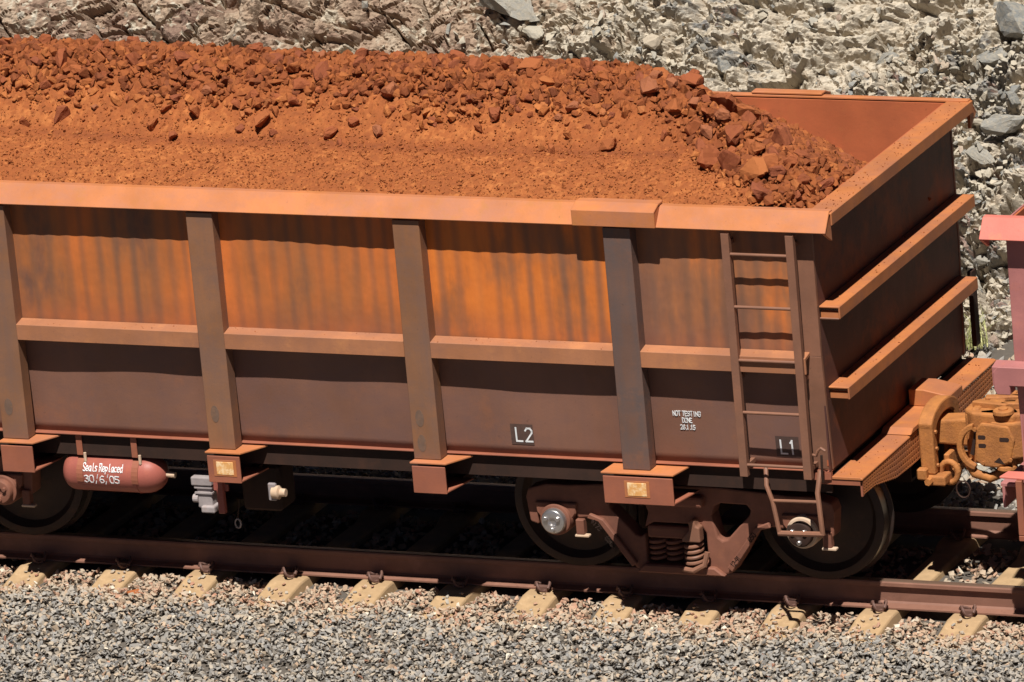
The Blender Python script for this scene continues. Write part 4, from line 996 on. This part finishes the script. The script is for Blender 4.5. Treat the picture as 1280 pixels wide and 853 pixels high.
def bogie(xc, detail=True):
    bg_ = empty('bogie', (0, 0, 0), w1)
    for dx in (-0.911, 0.911):
        x = xc+dx
        for sy in (-1, 1): wheel_part(bg_, x, sy)
        MB().cyl((x, -1.0, 0.4588), (x, 1.0, 0.4588), 0.085, seg=24).build('axle', M['dark'], bg_, 0, True)
        for sy in (-1, 1):
            f = -sy
            second = dx > 0 and xc > 0
            MB().prism([(x-0.155, 0.575), (x-0.145, 0.50), (x-0.10, 0.44), (x+0.10, 0.44), (x+0.145, 0.50), (x+0.155, 0.575)], 1, sy*1.155, sy*0.98).build('bearing_adapter', M['bogie'], bg_, 0.008)
            MB().lathe([(-0.10*f*-1*0+sy*-0.13, 0.09), (sy*-0.12, 0.118), (sy*0.0, 0.118), (sy*0.01, 0.112), (sy*0.03, 0.112), (sy*0.035, 0.105)], (x, sy*1.15, 0.4588), 'y', 40).build('bearing', M['bogie'] if not second else M['ring'], bg_, 0.002, True)
            MB().lathe([(0, 0.09), (sy*0.03, 0.09), (sy*0.045, 0.082), (sy*0.05, 0.06), (sy*0.05, 0.03), (sy*0.035, 0.02)], (x, sy*1.183, 0.4588), 'y', 40).build('end_cap', (M['steel'] if xc > 0 else M['bogie']) if not second else M['dark'], bg_, 0.003, True)
            for q in range(3):
                an = R(-90+120*q); px_, pz_ = x+0.052*math.cos(an), 0.4588+0.052*math.sin(an)
                MB().cyl((px_, sy*1.225, pz_), (px_, sy*1.252, pz_), 0.019, 0.017, 6).build('cap_bolt', M['steel'] if xc > 0 else M['bogie'], bg_, 0.002)
            MB().box(x+0.14, x+0.20, sy*1.16 if sy < 0 else 1.10, sy*1.10 if sy < 0 else 1.16, 0.35, 0.46).build('keeper', M['bogie'], bg_, 0.006)
            MB().box(x+0.13, x+0.235, min(sy*1.165, sy*1.12), max(sy*1.165, sy*1.12), 0.335, 0.352).build('keeper', M['ring'], bg_, 0.004)
    for sy in (-1, 1):
        side_frame(bg_, xc, sy, detail)
        for q, sx in enumerate((-0.20, -0.075, 0.09)):
            yy = sy*1.06 if q < 2 else sy*1.135
            r_ = 0.058
            z0, z1 = 0.168, 0.345
            pts = [(xc+sx+r_*math.cos(t*2*PI*4.5/90), yy+r_*math.sin(t*2*PI*4.5/90), z0+(z1-z0)*t/90) for t in range(91)]
            MB().tube(pts, 0.0135, 7).build('coil_spring', M['bogie'] if q < 2 else M['ladder'], bg_, 0, True)
        # bolster end above the springs and friction wedge
        MB().box(xc-0.25, xc+0.14, min(sy*1.14, sy*0.9), max(sy*1.14, sy*0.9), 0.348, 0.44).build('bolster_end', M['bogie'], bg_, 0.02, False, 2)
        MB().box(xc-0.32, xc+0.20, min(sy*1.20, sy*1.0), max(sy*1.20, sy*1.0), 0.60, 0.68).build('bolster_pad', M['bogie'], bg_, 0.02, False, 2)
        MB().prism([(xc+0.03, 0.352), (xc+0.03, 0.38), (xc+0.09, 0.44), (xc+0.085, 0.50), (xc+0.125, 0.52), (xc+0.14, 0.47), (xc+0.165, 0.46), (xc+0.165, 0.352)], 1, sy*1.20, sy*1.12).build('friction_wedge', M['ladder'], bg_, 0.01, False, 2)
        MB().tube([(xc+0.02, sy*1.19, 0.155), (xc+0.10, sy*1.20, 0.15), (xc+0.18, sy*1.19, 0.19), (xc+0.20, sy*1.17, 0.28)], 0.02, 8).build('spring_retainer', M['ladder'], bg_, 0, True)
    MB().box(xc-0.19, xc+0.19, -1.0, 1.0, 0.42, 0.70).build('bolster', M['dark'], bg_, 0.02)
    for dx in (-0.42, 0.42):
        MB().tube([(xc+dx, -0.80, 0.40), (xc+dx*0.8, 0, 0.34), (xc+dx, 0.80, 0.40)], 0.03, 8).build('brake_beam', M['dark'], bg_)
        for sy in (-1, 1): MB().box(xc+dx-0.03, xc+dx+0.03, sy*0.78-0.04, sy*0.78+0.04, 0.30, 0.56).build('brake_shoe', M['dark'], bg_, 0.01)
    if detail:
        lettering('4173', xc-0.655, 0.455, 0.034, -1.1655, M['cast_text'], bg_, 0.006, ang=R(-50), asp=0.8)
        lettering('BRADKEN', xc-0.56, 0.335, 0.034, -1.1655, M['cast_text'], bg_, 0.006, ang=R(-50), asp=0.62, sp=1.2)
        lettering('12-91', xc+0.385, 0.175, 0.034, -1.1655, M['cast_text'], bg_, 0.006, ang=R(50), asp=0.7, sp=1.15)
        lettering('650', xc+0.525, 0.365, 0.034, -1.1655, M['cast_text'], bg_, 0.006, ang=R(50), asp=0.8)
def two():
    bogie(0.61); bogie(-5.49)
before = set(o.name for o in bpy.data.objects)
body_parts_of(w1, two)

# ------------------------------------------------------------------ second wagon (its near corner shows on the right)
w2 = empty('ore_wagon', (4.6, 0, 0))
thing(w2, 'faded pink-red open ore wagon at the right edge, only its corner showing', 'railway wagon')
mats2 = dict(upper=M['pink'], lower=M['pink'], mid=M['pink'], rim=M['pinkrim'], sill=M['pinkrim'], dark=M['dark'], endsheet=M['pink'], rim2=M['pink'], corner=M['pink'])
def wagon2():
    xe = 3.215; posts = [4.55, 6.1, 7.6]
    body(w2, xe, -1, 12.3, posts, mats2, [], mid=(1.662, 1.80), end_rim=False)
    MB().prism([(3.087, 1.755), (3.12, 1.795), (3.32, 1.795), (3.32, 1.662), (3.20, 1.662), (3.20, 1.60), (3.105, 1.60), (3.087, 1.64)], 1, -1.448, -1.335).build('mid_rail_corner', M['pink'], w2, 0.006)
    part('inner_wall', M['inner'], w2, (xe+0.02, 12.2, 1.296, 1.308, 1.75, 2.78), 0)
    part('inner_wall', M['inner'], w2, (xe+0.013, xe+0.03, -1.30, 1.30, 0.99, 2.78), 0)
    part('end_sheet', M['pink'], w2, (12.288, 12.3, -1.32, 1.32, 0.97, 2.79), 0)
    for xp in posts:
        for sy in (-1, 1):
            MB().box(xp-0.1, xp+0.1, min(sy*1.442, sy*1.33), max(sy*1.442, sy*1.33), 0.945, 2.66).build('post', M['pink'], w2, 0.004)
            MB().box(xp-0.12, xp+0.14, min(sy*1.50, sy*1.2), max(sy*1.50, sy*1.2), 0.72, 0.93).build('bracket', M['pink'], w2, 0.004)
    MB().prism([(3.09, -1.30), (3.07, -1.42), (3.60, -1.46), (3.60, -1.30)], 2, 1.005, 1.02).build('corner_plate', M['pinkrim'], w2, 0.003)
    part('end_platform', M['pink'], w2, (3.02, 3.22, -1.28, 1.32, 0.90, 0.925), 0.003)
    part('end_beam', M['pink'], w2, (3.03, 3.05, -1.28, 1.32, 0.75, 0.90), 0.003)
    MB().box(3.19, 3.235, -1.45, -1.40, 0.62, 1.003).build('stirrup_side', M['bracket'], w2, 0.004)
    MB().box(3.55, 3.595, -1.45, -1.40, 0.62, 1.003).build('stirrup_side', M['bracket'], w2, 0.004)
    MB().box(3.19, 3.595, -1.45, -1.40, 0.58, 0.618).build('stirrup_tread', M['bracket'], w2, 0.004)
    coupler(w2, 3.02, -1, 0.02, M['coupler'])
    for y0, y1 in ((-0.27, -0.25), (0.25, 0.27)): part('centre_sill', M['dark'], w2, (3.1, 12.0, y0, y1, 0.56, 0.936), 0)
    w_ = empty('bogie', (0, 0, 0), w2)
    for x in (3.53+0.35, 5.70):
        for sy in (-1, 1): wheel_part(w_, x, sy)
        MB().cyl((x, -1.15, 0.4588), (x, 1.15, 0.4588), 0.085, seg=24).build('axle', M['dark'], w_, 0, True)
    for sy in (-1, 1): MB().prism([(3.7, 0.62), (3.8, 0.70), (5.8, 0.70), (5.9, 0.62), (5.7, 0.5), (5.15, 0.12), (4.45, 0.12), (3.9, 0.5)], 1, sy*1.0, sy*1.12).build('side_frame', M['bogie'], w_, 0.01)
body_parts_of(w2, wagon2)

# ------------------------------------------------------------------ ore load
def sm(a, b, k=0.10):
    h = np.clip(0.5+0.5*(b-a)/k, 0, 1); return b*(1-h)+a*h-k*h*(1-h)
def ore_h(x, y):
    cross = np.interp(y, [-1.40, -1.32, -0.98, -0.62, -0.50, -0.30, 0.0, 0.22, 0.6, 1.33], [2.715, 2.735, 2.84, 2.90, 2.925, 3.09, 3.275, 3.30, 3.14, 2.68])
    cross = cross+0.03*(fbm(x, y, 0.9, 101, 3)-0.5)*2+0.009*np.clip(0.6-x, 0, 6)*np.clip((y+0.7)/0.7, 0, 1)
    end = 3.315-0.45*(x-0.15)-0.42*y+0.05*(fbm(x, y, 0.5, 103, 3)-0.5)
    back = 3.3+1.0*(x+6.6)
    h = sm(sm(cross+0.09*np.clip((x-0.9)/0.7, 0, 1)*np.clip((0.2-y)/0.5, 0, 1), end), back)
    h = sm(h, 2.75+0.9*(1.81-x), 0.05)
    coarse = np.clip((y+0.38+0.14*(fbm(x, y, 0.45, 105, 3)-0.5)*2)/0.30, 0, 1)
    c2 = np.clip((x+1.09*y-0.02+0.22*(fbm(x, y, 0.4, 109, 3)-0.5))/0.14, 0, 1)*(x > 0.1)
    return h, np.maximum(coarse, c2)
load = empty('ore_load', (-2.7, 0, 1.0))
thing(load, 'heaped load of red-orange iron ore, fine in front and lumpy along the crest', 'ore')
xs_ = np.concatenate([np.linspace(-7.22, -5.6, 80), np.linspace(-5.59, 1.812, 700)]); ys_ = np.concatenate([np.linspace(-1.300, 0.5, 185), np.linspace(0.51, 1.300, 50)])
U, V = np.meshgrid(xs_, ys_, indexing='ij')
h, co = ore_h(U, V)
f1, i1, _ = crag(U, V, 0.115, 0.075, 201); f2, i2, _ = crag(U+0.02*V, V, 0.05, 0.034, 202); f3, i3, _ = crag(U, V, 0.024, 0.018, 203)
h = h+f1*co+f2*(0.30+0.70*co)+f3*(0.55+0.45*co)
h[-3:] = np.minimum(h[-3:], 2.77); h[-1] = np.minimum(h[-1], 2.5)
tt = 0.35+0.25*fbm(U, V, 0.5, 211)+0.22*_rnd(i3, 3)+0.12*_rnd(i2, 4)-0.10*co
dk = np.clip(1-np.abs(V+0.56-0.06*(fbm(U, V, 0.8, 213)-0.5))/0.10, 0, 1)*(U < 0.6)        # shade along the ridge line, painted as a darker band
tt = tt-0.30*dk
heap = grid_mesh('ore_heap', np.stack([U-load.location.x, V, h-1.0], -1), M['ore'], tt); heap.parent = load
# small lumps
n = 42000
x = rng.uniform(-6.6, 1.80, n); y = rng.uniform(-1.30, 1.30, n); hh, cc = ore_h(x, y)
keep = rng.random(n) < np.where(cc > 0.5, 0.75, 0.95)
keep &= (y < 0.9) | (x > 0)
x, y, hh, cc = x[keep], y[keep], hh[keep], cc[keep]
s = np.where(rng.random(len(x)) < cc, 0.024+0.085*rng.random(len(x))**2.2, 0.009+0.014*rng.random(len(x))**2.0)
far_small = rng.random(len(x)) < 0.02
s = np.where(far_small & (cc < 0.5), 0.035, s)
pp = np.stack([x+2.7, y, hh-1.0+s*0.18], 1)
o = stones_mesh('small_lumps', pp, s, np.clip(np.where(cc < 0.5, 0.45+0.45*rng.random(len(x)), rng.beta(2, 2, len(x))*0.75+0.16-0.12*(s > 0.05)), 0, 1), M['ore'], 0.6, 1.0, TPR); o.parent = load; stuff(o)
# the largest lumps, one by one
lm = rock_meshes('rock', M['ore_lump'], 14, 700, 0.85, tints=lambda k: [0.1, 0.3, 0.45, 0.55, 0.7, 0.2, 0.5, 0.6, 0.8, 0.35, 0.25, 0.65, 0.4, 0.93][k])
pos = []; siz = []
def try_add(x, y, s, lift=0.2, gap=0.62):
    for (a, b, c), t in zip(pos, siz):
        if (a+(-2.7)-x)**2+(b-y)**2 < (gap*0.5*(s+t))**2: return False
    z, c = ore_h(np.array([x]), np.array([y]))
    pos.append((x+2.7, y, float(z[0])-1.0+s*lift)); siz.append(s); return True
rn = random.Random(3)
k = 0
while k < 900 and len(pos) < 125:      # the tumbled end of the heap: big lumps in a band running down to the corner
    x = rn.uniform(0.15, 1.76); y = rn.uniform(-1.24, 1.0); k += 1
    q = x+1.09*y
    if q < 0.05 or y > 1.1-0.1*x: continue
    if q > 0.85 and rn.random() < 0.75: continue
    big = q < 0.85
    try_add(x, y, (rn.uniform(0.10, 0.17) if rn.random() < 0.55 else rn.uniform(0.17, 0.27)) if big else rn.uniform(0.07, 0.13), 0.28, 0.68)
k = 0
while k < 70:      # along the crest
    x = rn.uniform(-6.2, 0.7); y = rn.gauss(0.12, 0.13)
    try_add(x, y, rn.uniform(0.11, 0.21), 0.18, 0.72); k += 1
k = 0
while k < 200 and len(pos) < 296:      # on the near slope below the crest
    x = rn.uniform(-5.6, 0.9); y = rn.triangular(-0.62, 0.15, -0.1)
    try_add(x, y, rn.uniform(0.07, 0.13) if rn.random() < 0.75 else rn.uniform(0.13, 0.20), 0.15, 0.75); k += 1
rock_parts('rock', lm, pos, siz, load, (0.8, 1.2))

# ore crumbs that fell on the ledges of the wagon
n = 420
x = rng.uniform(-5.2, 1.7, n); ok = np.ones(n, bool)
for xp in POSTS: ok &= np.abs(x-xp) > 0.11
x = x[ok]; k1 = len(x)
a1 = np.stack([x, rng.uniform(-1.435, -1.352, k1), np.full(k1, 1.803)], 1)
a1[:, 2] = 1.800-0.02*(np.clip((-a1[:, 1]-1.345)/0.098, 0, 1))+0.010
n2 = 170; a2 = np.stack([rng.uniform(1.83, 1.985, n2), rng.uniform(-1.30, 1.3, n2), np.full(n2, 2.798)], 1)
n3 = 130; a3 = np.stack([rng.uniform(1.85, 1.97, n3), rng.uniform(-1.2, 1.2, n3), np.where(rng.random(n3) > 0.5, 2.129, 1.546)], 1)
n4 = 120; a4 = np.stack([rng.uniform(1.85, 2.03, n4), rng.uniform(-1.28, 1.2, n4), np.full(n4, 0.929)], 1)
a4 = a4[np.abs(a4[:, 1]) > 0.45]
pc = np.concatenate([a1, a2, a3, a4])
stuff(stones_mesh('ore_crumbs', pc, 0.005+0.017*rng.random(len(pc))**3, rng.uniform(0.3, 0.9, len(pc)), M['ore'], 0.5), 'small red ore crumbs lying on the ledges of the ore wagon', 'ore crumbs')
